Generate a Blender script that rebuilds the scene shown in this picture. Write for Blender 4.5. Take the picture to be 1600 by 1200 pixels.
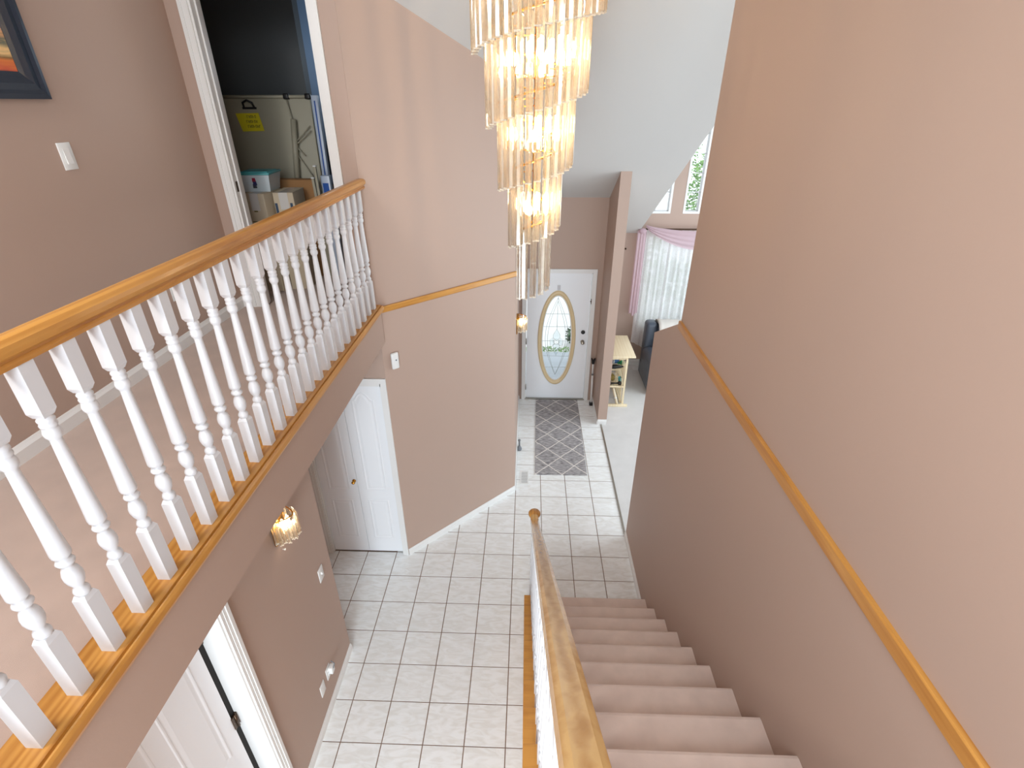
import bpy, bmesh, math, random
from mathutils import Vector, Matrix
from math import pi, sin, cos, radians, sqrt, atan2

sc = bpy.context.scene
col = sc.collection
for _o in list(bpy.data.objects): bpy.data.objects.remove(_o)

# ------------------------------------------------------------------ camera
cam_d = bpy.data.cameras.new('camera'); cam = bpy.data.objects.new('camera', cam_d); col.objects.link(cam)
CAM = Vector((0.1158, -2.3177, 4.1403))
yaw, pitch, roll = radians(-1.8755), radians(28.7015), radians(-0.0246)
fwd = Vector((sin(yaw)*cos(pitch), cos(yaw)*cos(pitch), -sin(pitch)))
r0 = fwd.cross(Vector((0, 0, 1))).normalized(); u0 = r0.cross(fwd)
rr = cos(roll)*r0 + sin(roll)*u0; uu = -sin(roll)*r0 + cos(roll)*u0
mw = Matrix((rr, uu, -fwd)).transposed().to_4x4(); mw.translation = CAM
cam.matrix_world = mw
cam_d.sensor_width = 36; cam_d.lens = 801.6/1600*36; cam_d.clip_start = 0.02
sc.camera = cam

# ------------------------------------------------------------------ light, exposure
w = bpy.data.worlds.new('world'); sc.world = w; w.use_nodes = True
bg = w.node_tree.nodes['Background']; bg.inputs[0].default_value = (0.86, 0.94, 1.0, 1); bg.inputs[1].default_value = 1.5
sc.view_settings.view_transform = 'Standard'; sc.view_settings.look = 'None'
sc.view_settings.gamma = 1; sc.view_settings.use_curve_mapping = False
sc.view_settings.exposure = 0.45
sc.cycles.max_bounces = 10; sc.cycles.diffuse_bounces = 6; sc.cycles.transparent_max_bounces = 40
sc.cycles.glossy_bounces = 4; sc.cycles.transmission_bounces = 8
sc.cycles.caustics_reflective = False; sc.cycles.caustics_refractive = False
sc.cycles.sample_clamp_indirect = 4

def area(name, loc, target, sx, sy, power, color=(1, 1, 1)):
    d = bpy.data.lights.new(name, 'AREA'); d.shape = 'RECTANGLE'; d.size = sx; d.size_y = sy
    d.energy = power; d.color = color
    o = bpy.data.objects.new(name, d); col.objects.link(o); o.location = loc
    o.rotation_euler = (Vector(target)-Vector(loc)).to_track_quat('-Z', 'Y').to_euler(); return o
# added fill lights out of view
area('landing_fill', (-0.3, -4.6, 4.3), (-0.3, 0.5, 2.6), 2.6, 1.4, 12, (.8, .92, 1))  # added soft fill from behind the camera, its window is made up
area('ground_floor_fill', (-.7, -4.3, 1.5), (-.6, 1.5, .2), 1.2, 1.8, 120, (.8, .92, 1))  # added fill for the tiles and closet below the balcony, window invented
area('right_wall_fill', (-1.3, -4.4, 4.75), (1.2, -.4, 2.2), 1.6, .9, 36, (.9, .95, 1))  # added fill aimed at the right wall and stairs, no such window
area('hall_fill', (-1.7, -2.1, 5.18), (.9, -.3, 1.9), .5, .5, 44, (1, .97, .92))  # added fill from the upper left, the ceiling lamp is invented
area('stair_fill', (.2, -3.2, 5.1), (.5, -.6, 1.5), 1.2, 1.2, 46, (.86, .94, 1))  # added fill over the stairs, no fixture hangs here
area('living_fill', (4.9, 3.2, 2.6), (1.5, 4.0, 1.6), 3.0, 2.6, 74, (.84, .94, 1))  # added fill across the living room, the side window is made up

_sl = bpy.data.lights.new('storage_window_light', 'POINT'); _sl.energy = 5; _sl.color = (.75, .88, 1); _sl.shadow_soft_size = .2
_so = bpy.data.objects.new('storage_window_light', _sl); col.objects.link(_so); _so.location = (-1.35, 3.5, 4.5)

# ------------------------------------------------------------------ helpers
def S(r, g=None, b=None):
    if g is None: g = b = r
    f = lambda c: (c/255/12.92) if c/255 <= .04045 else ((c/255+.055)/1.055)**2.4
    return (f(r), f(g), f(b), 1)

def mat(name, c, rough=.5, metal=0, bump=0, bscale=60, var=0, vscale=3, spec=None, emit=None, estr=0, trans=0, sheen=0, coord='Object', stretch=None):
    m = bpy.data.materials.new(name); m.use_nodes = True; nt = m.node_tree; N = nt.nodes; L = nt.links
    b = N['Principled BSDF']; b.inputs['Base Color'].default_value = c
    b.inputs['Roughness'].default_value = rough; b.inputs['Metallic'].default_value = metal
    if spec is not None: b.inputs['Specular IOR Level'].default_value = spec
    if trans: b.inputs['Transmission Weight'].default_value = trans
    if sheen: b.inputs['Sheen Weight'].default_value = sheen
    if emit: b.inputs['Emission Color'].default_value = emit; b.inputs['Emission Strength'].default_value = estr
    tc = N.new('ShaderNodeTexCoord'); mp = N.new('ShaderNodeMapping'); L.new(tc.outputs[coord], mp.inputs[0])
    if stretch: mp.inputs['Scale'].default_value = stretch
    if bump:
        n = N.new('ShaderNodeTexNoise'); n.inputs['Scale'].default_value = bscale; n.inputs['Detail'].default_value = 3
        L.new(mp.outputs[0], n.inputs['Vector'])
        bp = N.new('ShaderNodeBump'); bp.inputs['Strength'].default_value = bump; bp.inputs['Distance'].default_value = .004
        L.new(n.outputs[0], bp.inputs['Height']); L.new(bp.outputs[0], b.inputs['Normal'])
    if var:
        n2 = N.new('ShaderNodeTexNoise'); n2.inputs['Scale'].default_value = vscale; n2.inputs['Detail'].default_value = 4
        L.new(mp.outputs[0], n2.inputs['Vector'])
        hs = N.new('ShaderNodeHueSaturation'); hs.inputs['Color'].default_value = c
        mr = N.new('ShaderNodeMapRange'); mr.inputs['From Min'].default_value = .3; mr.inputs['From Max'].default_value = .7
        mr.inputs['To Min'].default_value = 1-var; mr.inputs['To Max'].default_value = 1+var
        L.new(n2.outputs[0], mr.inputs[0]); L.new(mr.outputs[0], hs.inputs['Value']); L.new(hs.outputs[0], b.inputs['Base Color'])
    return m

def wood(name, c1, c2, axis=1, scale=1.0, rough=.32):
    m = bpy.data.materials.new(name); m.use_nodes = True; nt = m.node_tree; N = nt.nodes; L = nt.links
    b = N['Principled BSDF']; b.inputs['Roughness'].default_value = rough
    b.inputs['Coat Weight'].default_value = .25; b.inputs['Coat Roughness'].default_value = .15
    tc = N.new('ShaderNodeTexCoord'); mp = N.new('ShaderNodeMapping'); L.new(tc.outputs['Object'], mp.inputs[0])
    s = [22*scale]*3; s[axis] = 1.6*scale; mp.inputs['Scale'].default_value = s
    n = N.new('ShaderNodeTexNoise'); n.inputs['Scale'].default_value = 1.6; n.inputs['Detail'].default_value = 6; n.inputs['Distortion'].default_value = .6
    L.new(mp.outputs[0], n.inputs['Vector'])
    wv = N.new('ShaderNodeTexWave'); wv.bands_direction = 'X'; wv.inputs['Scale'].default_value = .55; wv.inputs['Distortion'].default_value = 5
    wv.inputs['Detail'].default_value = 3; L.new(mp.outputs[0], wv.inputs['Vector'])
    mx = N.new('ShaderNodeMath'); mx.operation = 'MULTIPLY_ADD'; mx.inputs[1].default_value = .35; L.new(wv.outputs[1], mx.inputs[0]); L.new(n.outputs[0], mx.inputs[2])
    cr = N.new('ShaderNodeValToRGB'); cr.color_ramp.elements[0].position = .35; cr.color_ramp.elements[1].position = .85
    cr.color_ramp.elements[0].color = c2; cr.color_ramp.elements[1].color = c1
    L.new(mx.outputs[0], cr.inputs[0]); L.new(cr.outputs[0], b.inputs['Base Color'])
    bp = N.new('ShaderNodeBump'); bp.inputs['Strength'].default_value = .12; bp.inputs['Distance'].default_value = .002
    L.new(mx.outputs[0], bp.inputs['Height']); L.new(bp.outputs[0], b.inputs['Normal'])
    return m

class MB:
    def __init__(s): s.v = []; s.f = []; s.sm = []
    def add(s, vs, fs, smooth=False):
        k = len(s.v); s.v += [tuple(v) for v in vs]
        for f in fs: s.f.append(tuple(i+k for i in f)); s.sm.append(smooth)
        return s
    def box(s, x0, y0, z0, x1, y1, z1, bev=0):
        if x0 > x1: x0, x1 = x1, x0
        if y0 > y1: y0, y1 = y1, y0
        if z0 > z1: z0, z1 = z1, z0
        if not bev:
            return s.add([(x0, y0, z0), (x1, y0, z0), (x1, y1, z0), (x0, y1, z0), (x0, y0, z1), (x1, y0, z1), (x1, y1, z1), (x0, y1, z1)],
                [(0, 3, 2, 1), (4, 5, 6, 7), (0, 1, 5, 4), (1, 2, 6, 5), (2, 3, 7, 6), (3, 0, 4, 7)])
        bm = bmesh.new(); bmesh.ops.create_cube(bm, size=1)
        for v in bm.verts: v.co = Vector(((x0+x1)/2+v.co.x*(x1-x0), (y0+y1)/2+v.co.y*(y1-y0), (z0+z1)/2+v.co.z*(z1-z0)))
        bmesh.ops.bevel(bm, geom=bm.edges[:], offset=bev, segments=2, affect='EDGES', profile=.5)
        return s.bm(bm, True)
    def bm(s, bm, smooth=False):
        bm.verts.index_update(); s.add([v.co[:] for v in bm.verts], [[v.index for v in f.verts] for f in bm.faces], smooth); bm.free(); return s
    def prism(s, pts, d):   # polygon pts (3d) extruded by vector d
        n = len(pts); P = [Vector(p) for p in pts]; d = Vector(d)
        nrm = sum(((P[i]-P[0]).cross(P[(i+1) % n]-P[0]) for i in range(1, n-1)), Vector())
        if nrm.dot(d) > 0: P.reverse()
        return s.add([p[:] for p in P]+[(p+d)[:] for p in P], [tuple(range(n)), tuple(reversed(range(n, 2*n)))]+[((i+1) % n, i, n+i, n+(i+1) % n) for i in range(n)])
    def column(s, foot, z0, top):  # footprint ccw [(x,y)..], z0 number, top(x,y)
        n = len(foot); a = sum(foot[i][0]*foot[(i+1) % n][1]-foot[(i+1) % n][0]*foot[i][1] for i in range(n))
        if a < 0: foot = foot[::-1]
        b = z0 if callable(z0) else (lambda x, y: z0)
        return s.add([(x, y, b(x, y)) for x, y in foot]+[(x, y, top(x, y)) for x, y in foot],
            [tuple(reversed(range(n))), tuple(range(n, 2*n))]+[(i, (i+1) % n, n+(i+1) % n, n+i) for i in range(n)])
    def lathe(s, prof, c=(0, 0, 0), n=16, axis='z', cap=True):
        vs = []; k = len(prof)
        for j in range(n):
            a = 2*pi*j/n
            for r, h in prof:
                p = (r*cos(a), r*sin(a), h)
                if axis == 'x': p = (h, r*cos(a), r*sin(a))
                if axis == 'y': p = (r*sin(a), h, r*cos(a))
                vs.append((p[0]+c[0], p[1]+c[1], p[2]+c[2]))
        fs = [(j*k+i, ((j+1) % n)*k+i, ((j+1) % n)*k+i+1, j*k+i+1) for j in range(n) for i in range(k-1)]
        if cap: fs += [tuple(j*k for j in reversed(range(n))), tuple(j*k+k-1 for j in range(n))]
        return s.add(vs, fs, True)
    def tube(s, pts, r, n=8, closed=False):
        P = [Vector(p) for p in pts]; m = len(P); vs = []
        rad = r if isinstance(r, (list, tuple)) else [r]*m
        up = None
        for i, p in enumerate(P):
            a = P[(i-1) % m] if (closed or i > 0) else p; b = P[(i+1) % m] if (closed or i < m-1) else p
            t = (b-a).normalized()
            if up is None: up = Vector((0, 0, 1)) if abs(t.z) < .9 else Vector((1, 0, 0))
            sd = t.cross(up).normalized(); up = sd.cross(t).normalized()
            for j in range(n):
                q = 2*pi*j/n; vs.append((p+rad[i]*(cos(q)*sd+sin(q)*up))[:])
        fs = [(i*n+j, i*n+(j+1) % n, ((i+1) % m)*n+(j+1) % n, ((i+1) % m)*n+j) for i in range(m if closed else m-1) for j in range(n)]
        if not closed: fs += [tuple(reversed(range(n))), tuple((m-1)*n+j for j in range(n))]
        return s.add(vs, fs, True)
    def sweep(s, prof, path, side=(1, 0, 0)):  # prof [(across, up)] along path pts; side = across dir
        P = [Vector(p) for p in path]; sd = Vector(side); n = len(prof); vs = []
        for i, p in enumerate(P):
            a = P[max(i-1, 0)]; b = P[min(i+1, len(P)-1)]; t = (b-a).normalized(); up = sd.cross(t).normalized()
            if up.z < 0: up = -up
            for x, h in prof: vs.append((p+sd*x+up*h)[:])
        fs = [(i*n+j, i*n+(j+1) % n, (i+1)*n+(j+1) % n, (i+1)*n+j) for i in range(len(P)-1) for j in range(n)]
        fs += [tuple(reversed(range(n))), tuple((len(P)-1)*n+j for j in range(n))]
        return s.add(vs, fs)
    def ico(s, c, r, sub=2, sc=(1, 1, 1)):
        bm = bmesh.new(); bmesh.ops.create_icosphere(bm, subdivisions=sub, radius=r)
        for v in bm.verts: v.co = Vector((v.co.x*sc[0]+c[0], v.co.y*sc[1]+c[1], v.co.z*sc[2]+c[2]))
        return s.bm(bm, True)
    def mesh(s, name):
        me = bpy.data.meshes.new(name); me.from_pydata(s.v, [], s.f); me.validate()
        bm = bmesh.new(); bm.from_mesh(me); bmesh.ops.recalc_face_normals(bm, faces=bm.faces); bm.to_mesh(me); bm.free()
        if len(s.sm) == len(me.polygons): me.polygons.foreach_set('use_smooth', s.sm)
        return me
    def build(s, name, m, parent=None, loc=None, rot=None):
        me = s.mesh(name); me.materials.append(m); return put(name, me, parent, loc, rot)

def put(name, me, parent=None, loc=None, rot=None):
    o = bpy.data.objects.new(name, me); col.objects.link(o)
    if parent: o.parent = parent
    if loc: o.location = loc
    if rot: o.rotation_euler = rot
    return o
def tag(o, label=None, cat=None, group=None, kind=None):
    if label: o['label'] = label
    if cat: o['category'] = cat
    if group: o['group'] = group
    if kind: o['kind'] = kind
    return o
def empty(name, loc=(0, 0, 0), rz=0):
    o = bpy.data.objects.new(name, None); col.objects.link(o); o.location = loc; o.rotation_euler = (0, 0, rz); o.empty_display_size = .05; return o
def struct(name, mb, m, label=None, parent=None):
    o = mb.build(name, m, parent)
    return tag(o, label, kind='structure') if not parent else o

# ------------------------------------------------------------------ materials
M = {}
M['pink'] = mat('pink_taupe_paint', S(175, 152, 139), .55, bump=.04, bscale=160, spec=.35)
M['ceiling'] = mat('white_ceiling_paint', S(194, 193, 191), .8)
M['white'] = mat('white_trim_paint', S(225, 225, 224), .35, bump=.02)
M['doorwhite'] = mat('white_door_paint', S(233, 236, 240), .38, bump=.03, bscale=90)
M['oak'] = wood('oak_varnish', S(196, 142, 70), S(166, 108, 42), 1)
M['oaklight'] = wood('oak_rail_top', S(214, 176, 116), S(182, 136, 74), 1, .8, .2)
M['oakx'] = wood('oak_varnish_across', S(200, 142, 64), S(170, 110, 40), 0)
M['pine'] = wood('pale_pine', S(230, 216, 184), S(222, 204, 168), 1, .6, .5)
M['carpet'] = mat('beige_carpet', S(184, 160, 147), .95, bump=.55, bscale=900, var=.07, vscale=7, sheen=.3)
M['staircarpet'] = mat('stair_carpet', S(222, 202, 192), .95, bump=.55, bscale=900, var=.06, vscale=9, sheen=.3)
M['lrcarpet'] = mat('pale_grey_carpet', S(214, 213, 212), .95, bump=.8, bscale=400, var=.04, vscale=5)
M['gold'] = mat('polished_brass', S(214, 160, 70), .22, 1)
M['chrome'] = mat('satin_steel', S(170, 165, 155), .3, 1)
M['bronze'] = mat('dark_bronze', S(84, 66, 52), .35, .8)
M['black'] = mat('black_plastic', S(22, 21, 22), .45)
M['dark'] = mat('gap_shade', S(18, 15, 13), .8)  # near-black colour standing in for shade in gaps and openings
M['plastic'] = mat('white_plastic', S(225, 226, 225), .3)
M['grey'] = mat('grey_plastic', S(120, 124, 130), .4)
M['grout'] = mat('brown_grout', S(128, 106, 92), .9, bump=.2, bscale=200)
M['blue_grey'] = mat('dark_slate_paint', S(92, 94, 95), .6)
M['slate_blue'] = mat('blue_slate_paint', S(120, 140, 164), .5)

def tile_mat():
    m = mat('cream_marbled_tile', S(226, 226, 224), .16, spec=.5); nt = m.node_tree; N = nt.nodes; L = nt.links
    b = N['Principled BSDF']; tc = N.new('ShaderNodeTexCoord'); oi = N.new('ShaderNodeObjectInfo')
    mp = N.new('ShaderNodeMapping'); mp.inputs['Rotation'].default_value = (0, 0, .6); mp.inputs['Scale'].default_value = (3, 9, 3)
    ad = N.new('ShaderNodeVectorMath'); ad.operation = 'ADD'; cb = N.new('ShaderNodeCombineXYZ')
    mu = N.new('ShaderNodeMath'); mu.operation = 'MULTIPLY'; mu.inputs[1].default_value = 17.0
    L.new(oi.outputs['Random'], mu.inputs[0]); L.new(mu.outputs[0], cb.inputs[0]); L.new(mu.outputs[0], cb.inputs[1])
    L.new(tc.outputs['Object'], ad.inputs[0]); L.new(cb.outputs[0], ad.inputs[1]); L.new(ad.outputs[0], mp.inputs[0])
    n = N.new('ShaderNodeTexNoise'); n.inputs['Scale'].default_value = 2.2; n.inputs['Detail'].default_value = 6; n.inputs['Distortion'].default_value = 1.5
    L.new(mp.outputs[0], n.inputs['Vector'])
    cr = N.new('ShaderNodeValToRGB'); e = cr.color_ramp.elements
    e[0].position = .36; e[0].color = S(228, 229, 227); e[1].position = .6; e[1].color = S(240, 243, 244)
    L.new(n.outputs[0], cr.inputs[0]); L.new(cr.outputs[0], b.inputs['Base Color']); return m
M['tile'] = tile_mat()

def glass_mat(name='window_glass', tint=(1, 1, 1, 1), fres=1.45):
    m = bpy.data.materials.new(name); m.use_nodes = True; N = m.node_tree.nodes; L = m.node_tree.links; N.clear()
    o = N.new('ShaderNodeOutputMaterial'); t = N.new('ShaderNodeBsdfTransparent'); t.inputs[0].default_value = tint
    g = N.new('ShaderNodeBsdfGlossy'); g.inputs['Roughness'].default_value = .03; f = N.new('ShaderNodeFresnel'); f.inputs[0].default_value = fres
    x = N.new('ShaderNodeMixShader'); L.new(f.outputs[0], x.inputs[0]); L.new(t.outputs[0], x.inputs[1]); L.new(g.outputs[0], x.inputs[2]); L.new(x.outputs[0], o.inputs[0]); return m
M['glass'] = glass_mat()
M['bevel'] = glass_mat('bevelled_glass', (.93, .96, .97, 1), 1.5)

def crystal_mat():
    m = bpy.data.materials.new('crystal_prism'); m.use_nodes = True; N = m.node_tree.nodes; L = m.node_tree.links; N.clear()
    o = N.new('ShaderNodeOutputMaterial')
    t = N.new('ShaderNodeBsdfTransparent'); t.inputs[0].default_value = (1, .97, .92, 1)
    g = N.new('ShaderNodeBsdfGlass'); g.inputs['Color'].default_value = (1, .98, .95, 1); g.inputs['IOR'].default_value = 1.5; g.inputs['Roughness'].default_value = .02
    tl = N.new('ShaderNodeBsdfTranslucent'); tl.inputs[0].default_value = (1, .93, .82, 1)
    gl = N.new('ShaderNodeBsdfGlossy'); gl.inputs['Roughness'].default_value = .12; gl.inputs[0].default_value = (1, .95, .88, 1)
    a = N.new('ShaderNodeMixShader'); a.inputs[0].default_value = .72; L.new(t.outputs[0], a.inputs[1]); L.new(g.outputs[0], a.inputs[2])
    b = N.new('ShaderNodeMixShader'); b.inputs[0].default_value = .5; L.new(tl.outputs[0], b.inputs[1]); L.new(gl.outputs[0], b.inputs[2])
    c = N.new('ShaderNodeMixShader'); c.inputs[0].default_value = .2; L.new(a.outputs[0], c.inputs[1]); L.new(b.outputs[0], c.inputs[2]); L.new(c.outputs[0], o.inputs[0]); return m
M['crystal'] = crystal_mat()

def fabric(name, c, transl=.5, transp=.0, weave=0):
    m = bpy.data.materials.new(name); m.use_nodes = True; N = m.node_tree.nodes; L = m.node_tree.links; N.clear()
    o = N.new('ShaderNodeOutputMaterial'); d = N.new('ShaderNodeBsdfDiffuse'); d.inputs[0].default_value = c
    t = N.new('ShaderNodeBsdfTranslucent'); t.inputs[0].default_value = c
    a = N.new('ShaderNodeMixShader'); a.inputs[0].default_value = transl; L.new(d.outputs[0], a.inputs[1]); L.new(t.outputs[0], a.inputs[2])
    if transp:
        tr = N.new('ShaderNodeBsdfTransparent'); x = N.new('ShaderNodeMixShader'); x.inputs[0].default_value = transp
        L.new(a.outputs[0], x.inputs[1]); L.new(tr.outputs[0], x.inputs[2])
        if weave:
            tc = N.new('ShaderNodeTexCoord'); vo = N.new('ShaderNodeTexVoronoi'); vo.inputs['Scale'].default_value = weave
            L.new(tc.outputs['Object'], vo.inputs[0]); mr = N.new('ShaderNodeMapRange'); mr.inputs[1].default_value = .15; mr.inputs[2].default_value = .6
            mr.inputs[3].default_value = transp*.3; mr.inputs[4].default_value = min(1, transp*1.6); L.new(vo.outputs[0], mr.inputs[0]); L.new(mr.outputs[0], x.inputs[0])
        L.new(x.outputs[0], o.inputs[0])
    else: L.new(a.outputs[0], o.inputs[0])
    return m
M['lace'] = fabric('white_lace', (.97, .97, .99, 1), .62, .12, 90)
M['scarf'] = fabric('pink_sheer_scarf', S(222, 198, 207), .45, .08)

# ------------------------------------------------------------------ the setting
F = 2.72; BK = -4.5; CT = 5.25
S1 = lambda x, y: min(CT, 3.06+.5636*(4.75-y))
# ground floor: grout bed with every tile a part
bed = MB().box(-2.2, BK, -.12, 1.215, 4.9, -.002)
floor = struct('floor', bed, M['grout'], 'pale tiled foyer floor with brown grout joints')
T = .305
def tile_mesh(w, d):
    g = .0022; x0, y0, x1, y1 = g, g, w-g, d-g; b = .002
    return MB().add([(x0, y0, -.006), (x1, y0, -.006), (x1, y1, -.006), (x0, y1, -.006), (x0+b, y0+b, 0), (x1-b, y0+b, 0), (x1-b, y1-b, 0), (x0+b, y1-b, 0)],
        [(4, 5, 6, 7), (0, 1, 5, 4), (1, 2, 6, 5), (2, 3, 7, 6), (3, 0, 4, 7)])
tm = {}
for r in range(-5, 16):
    for c in range(-7, 4):
        x, y = c*T, r*T; wd = T; dp = T
        if y > 1.52 and x+T < -1.08: continue          # behind the closet wall
        if y > 1.5 and y-(x+T) > 2.62 and x+T < .01: continue         # behind the diagonal wall
        if y > 2.55 and x+T < -.02: continue
        if c == 3: wd = 1.215-x
        if y+T > 4.77: dp = 4.77-y
        if x < .1 and False: continue
        if y+T < 1.0 and x > .13: continue               # under the stairs
        if y+T < .35 and x+T < -1.37: continue
        k = (round(wd, 3), round(dp, 3))
        if k not in tm:
            tm[k] = tile_mesh(*k).mesh('tile'); tm[k].materials.append(M['tile'])
        put('tile', tm[k], floor, (x, y, 0))
# living room floor, upper hall floor, landing floor
struct('floor_living', MB().box(1.215, 1.83, -.12, 5.2, 6.05, .008).box(1.335, BK, -.12, 5.2, 1.83, .008), M['lrcarpet'], 'pale grey living room carpet beyond the tiles')
struct('trim_1', MB().box(1.205, 1.83, -.01, 1.222, 4.05, .012), M['chrome'], 'thin metal strip where tile meets pale carpet')
struct('floor_upper', MB().box(-2.15, BK, 2.6, -1.165, 1.5, F).box(-3.3, 1.5, 2.6, -1.09, 4.3, F-.01), M['carpet'], 'beige carpet of the upstairs hall')
struct('ceiling_lower', MB().box(-2.15, BK, 2.415, -1.07, 1.497, 2.6), M['ceiling'], 'underside of the upstairs hall')
struct('wall_fascia', MB().box(-1.165, BK, 2.415, -1.052, 1.5, 2.70), M['pink'], 'pink taupe band below the balcony edge')
# ceilings
cm = MB()
cm.column([(-2.3, .863), (1.85, .863), (1.85, 6.17), (-.1, 6.17), (-.1, 2.52), (-1.13, 1.53), (-2.3, 1.53)], lambda x, y: 3.06+.5636*(4.75-y), lambda x, y: 3.06+.5636*(4.75-y)+.12)
cm.box(-2.3, BK, CT, 1.85, .863, CT+.12)
struct('ceiling', cm, M['ceiling'], 'sloping white ceiling above the foyer')
struct('ceiling_storage', MB().box(-3.4, 1.56, CT, -.95, 4.1, CT+.1), M['ceiling'], 'storage room ceiling')
struct('ceiling_living', MB().box(1.73, BK, CT, 5.3, 6.3, CT+.1), M['ceiling'], 'high flat white ceiling of the living room')
struct('wall_ceiling_edge', MB().prism([(1.85, .863, CT), (1.85, 6.17, CT), (1.85, 6.17, S1(0, 6.17)+.05)], (-.1, 0, 0)), M['ceiling'], 'white upstand at the open edge of the sloping ceiling')
# walls
struct('wall_left', MB().box(-2.27, BK, 2.6, -2.15, 1.62, CT), M['pink'], 'pink taupe wall of the upstairs hall')
A = (-1.085, 1.497); B = (-.012, 2.545)
dw = MB()
ddx, ddy = (B[0]-A[0]), (B[1]-A[1]); ll = sqrt(ddx*ddx+ddy*ddy); nx, ny = -ddy/ll*.12, ddx/ll*.12
dw.column([A, B, (B[0]+nx, B[1]+ny+.0), (A[0]+nx, A[1]+ny)], -.02, lambda x, y: S1(x, y)+.01)
struct('wall_diagonal', dw, M['pink'], 'tall diagonal pink taupe wall with an oak band')
struct('wall_entry_left', MB().column([(-.132, 2.5), (-.012, 2.545), (-.012, 4.9), (-.132, 4.9)], -.02, lambda x, y: S1(x, y)+.01), M['pink'], 'pink taupe wall left of the front door')
# hall door wall (y=1.5) with the storage doorway, upper floor
h0, h1, hz = -2.0, -1.257, F+2.04
hw = MB(); hw.box(-3.4, 1.51, F-.1, -2.15, 1.62, CT+.01); hw.box(-2.15, 1.5, F-.1, h0, 1.62, CT+.01); hw.box(h1, 1.5, F-.1, -1.088, 1.62, CT+.01); hw.box(h0, 1.5, hz, h1, 1.62, CT+.01)
struct('wall_hall_end', hw, M['pink'], 'pink taupe wall around the storage room doorway')
# closet wall, lower floor
c0, c1, cz = -1.885, -1.137, 2.035
cw = MB(); cw.box(-2.1, 1.497, -.02, c0, 1.62, 2.43); cw.box(c1, 1.497, -.02, -1.086, 1.62, 2.43); cw.box(c0, 1.497, cz, c1, 1.62, 2.43)
struct('wall_closet', cw, M['pink'], 'pink taupe wall around the white closet door')
struct('wall_closet_side', MB().box(-2.1, .3, -.02, -1.99, 1.5, 2.43), M['pink'], 'short wall beside the closet')
# lower left wall with a door
l0, l1, lz = -1.55, -.717, 2.04
lw = MB(); lw.box(-1.487, l1, -.02, -1.367, .43, 2.43); lw.box(-1.487, BK, -.02, -1.367, l0, 2.43); lw.box(-1.487, l0, lz, -1.367, l1, 2.43); lw.box(-2.1, .31, -.02, -1.487, .43, 2.43)
struct('wall_foyer_left', lw, M['pink'], 'pink taupe foyer wall under the balcony with sconce and switches')
# front wall with the entry door
e0, e1, ez = .085, 1.028, 2.06
fw = MB(); fw.box(-.1, 4.75, -.02, e0, 4.9, 3.1); fw.box(e1, 4.75, -.02, 1.17, 4.9, 3.1); fw.box(e0, 4.75, ez, e1, 4.9, 3.1)
struct('wall_front', fw, M['pink'], 'pink taupe wall around the front door')
struct('wall_divider', MB().column([(1.16, 4.05), (1.29, 4.05), (1.29, 6.1), (1.16, 6.1)], -.02, lambda x, y: S1(x, y)+.01), M['pink'], 'narrow pink taupe wall between entry and living room')
# right wall: full height, then the lower sloping end
rw = MB().prism([(1.215, BK, -.02), (1.215, 1.83, -.02), (1.215, 1.83, 2.40), (1.215, 1.158, 2.755), (1.215, 1.158, CT), (1.215, BK, CT)], (.12, 0, 0))
struct('wall_right', rw, M['pink'], 'large pink taupe wall along the staircase')
# living room front wall with windows
wy = 6.05
wins = {'window_1': (1.99, 3.70, .72, 2.30), 'window_2': (1.74, 2.31, 2.63, 4.5), 'window_3': (2.50, 2.765, 2.63, 4.5)}
lv = MB()
def wall_holes(mb, x0, x1, z0, z1, y0, y1, holes):
    xs = sorted({x0, x1, *[h[0] for h in holes], *[h[1] for h in holes]}); zs = sorted({z0, z1, *[h[2] for h in holes], *[h[3] for h in holes]})
    for i in range(len(xs)-1):
        run = None
        for j in range(len(zs)-1):
            cx, cz_ = (xs[i]+xs[i+1])/2, (zs[j]+zs[j+1])/2
            solid = not any(h[0] < cx < h[1] and h[2] < cz_ < h[3] for h in holes)
            if solid and run is None: run = zs[j]
            if not solid and run is not None: mb.box(xs[i], y0, run, xs[i+1], y1, zs[j]); run = None
        if run is not None: mb.box(xs[i], y0, run, xs[i+1], y1, zs[-1])
wall_holes(lv, 1.16, 5.2, -.02, 5.3, wy, wy+.14, list(wins.values()))
struct('wall_living', lv, M['pink'], 'pink taupe living room wall with tall windows')
for nm, (x0, x1, z0, z1) in wins.items():
    wd = empty(nm, ((x0+x1)/2, wy+.07, z0)); tag(wd, {'window_1': 'wide lower window behind the lace curtain', 'window_2': 'upper window partly hidden by the sloping ceiling', 'window_3': 'narrow upper window with leafy tree outside'}[nm], kind='structure')
    ox, oy, oz = wd.location; t = .032
    fr = MB(); X0, X1, Z0, Z1 = x0-ox, x1-ox, 0, z1-z0
    fr.box(X0, -.075, Z0, X1, .05, Z0+t).box(X0, -.075, Z1-t, X1, .05, Z1).box(X0, -.075, Z0+t, X0+t, .05, Z1-t).box(X1-t, -.075, Z0+t, X1, .05, Z1-t)
    fr.build('window_frame', M['white'], wd)
    MB().box(X0+t, .0, Z0+t, X1-t, .006, Z1-t).build('pane', M['glass'], wd)
    if nm != 'window_1':
        k = 1
        while t+.27*k < Z1-.1:
            MB().box(X0+t, -.012, .03+.272*k, X1-t, .012, .042+.272*k).build('muntin', M['plastic'], wd); k += 1
        if nm == 'window_2': MB().box(.055, -.012, t, .067, .012, Z1-t).build('muntin', M['plastic'], wd)
    else:
        MB().box(-.02, -.03, t, .02, .04, Z1-t).build('mullion', M['white'], wd)
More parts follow.
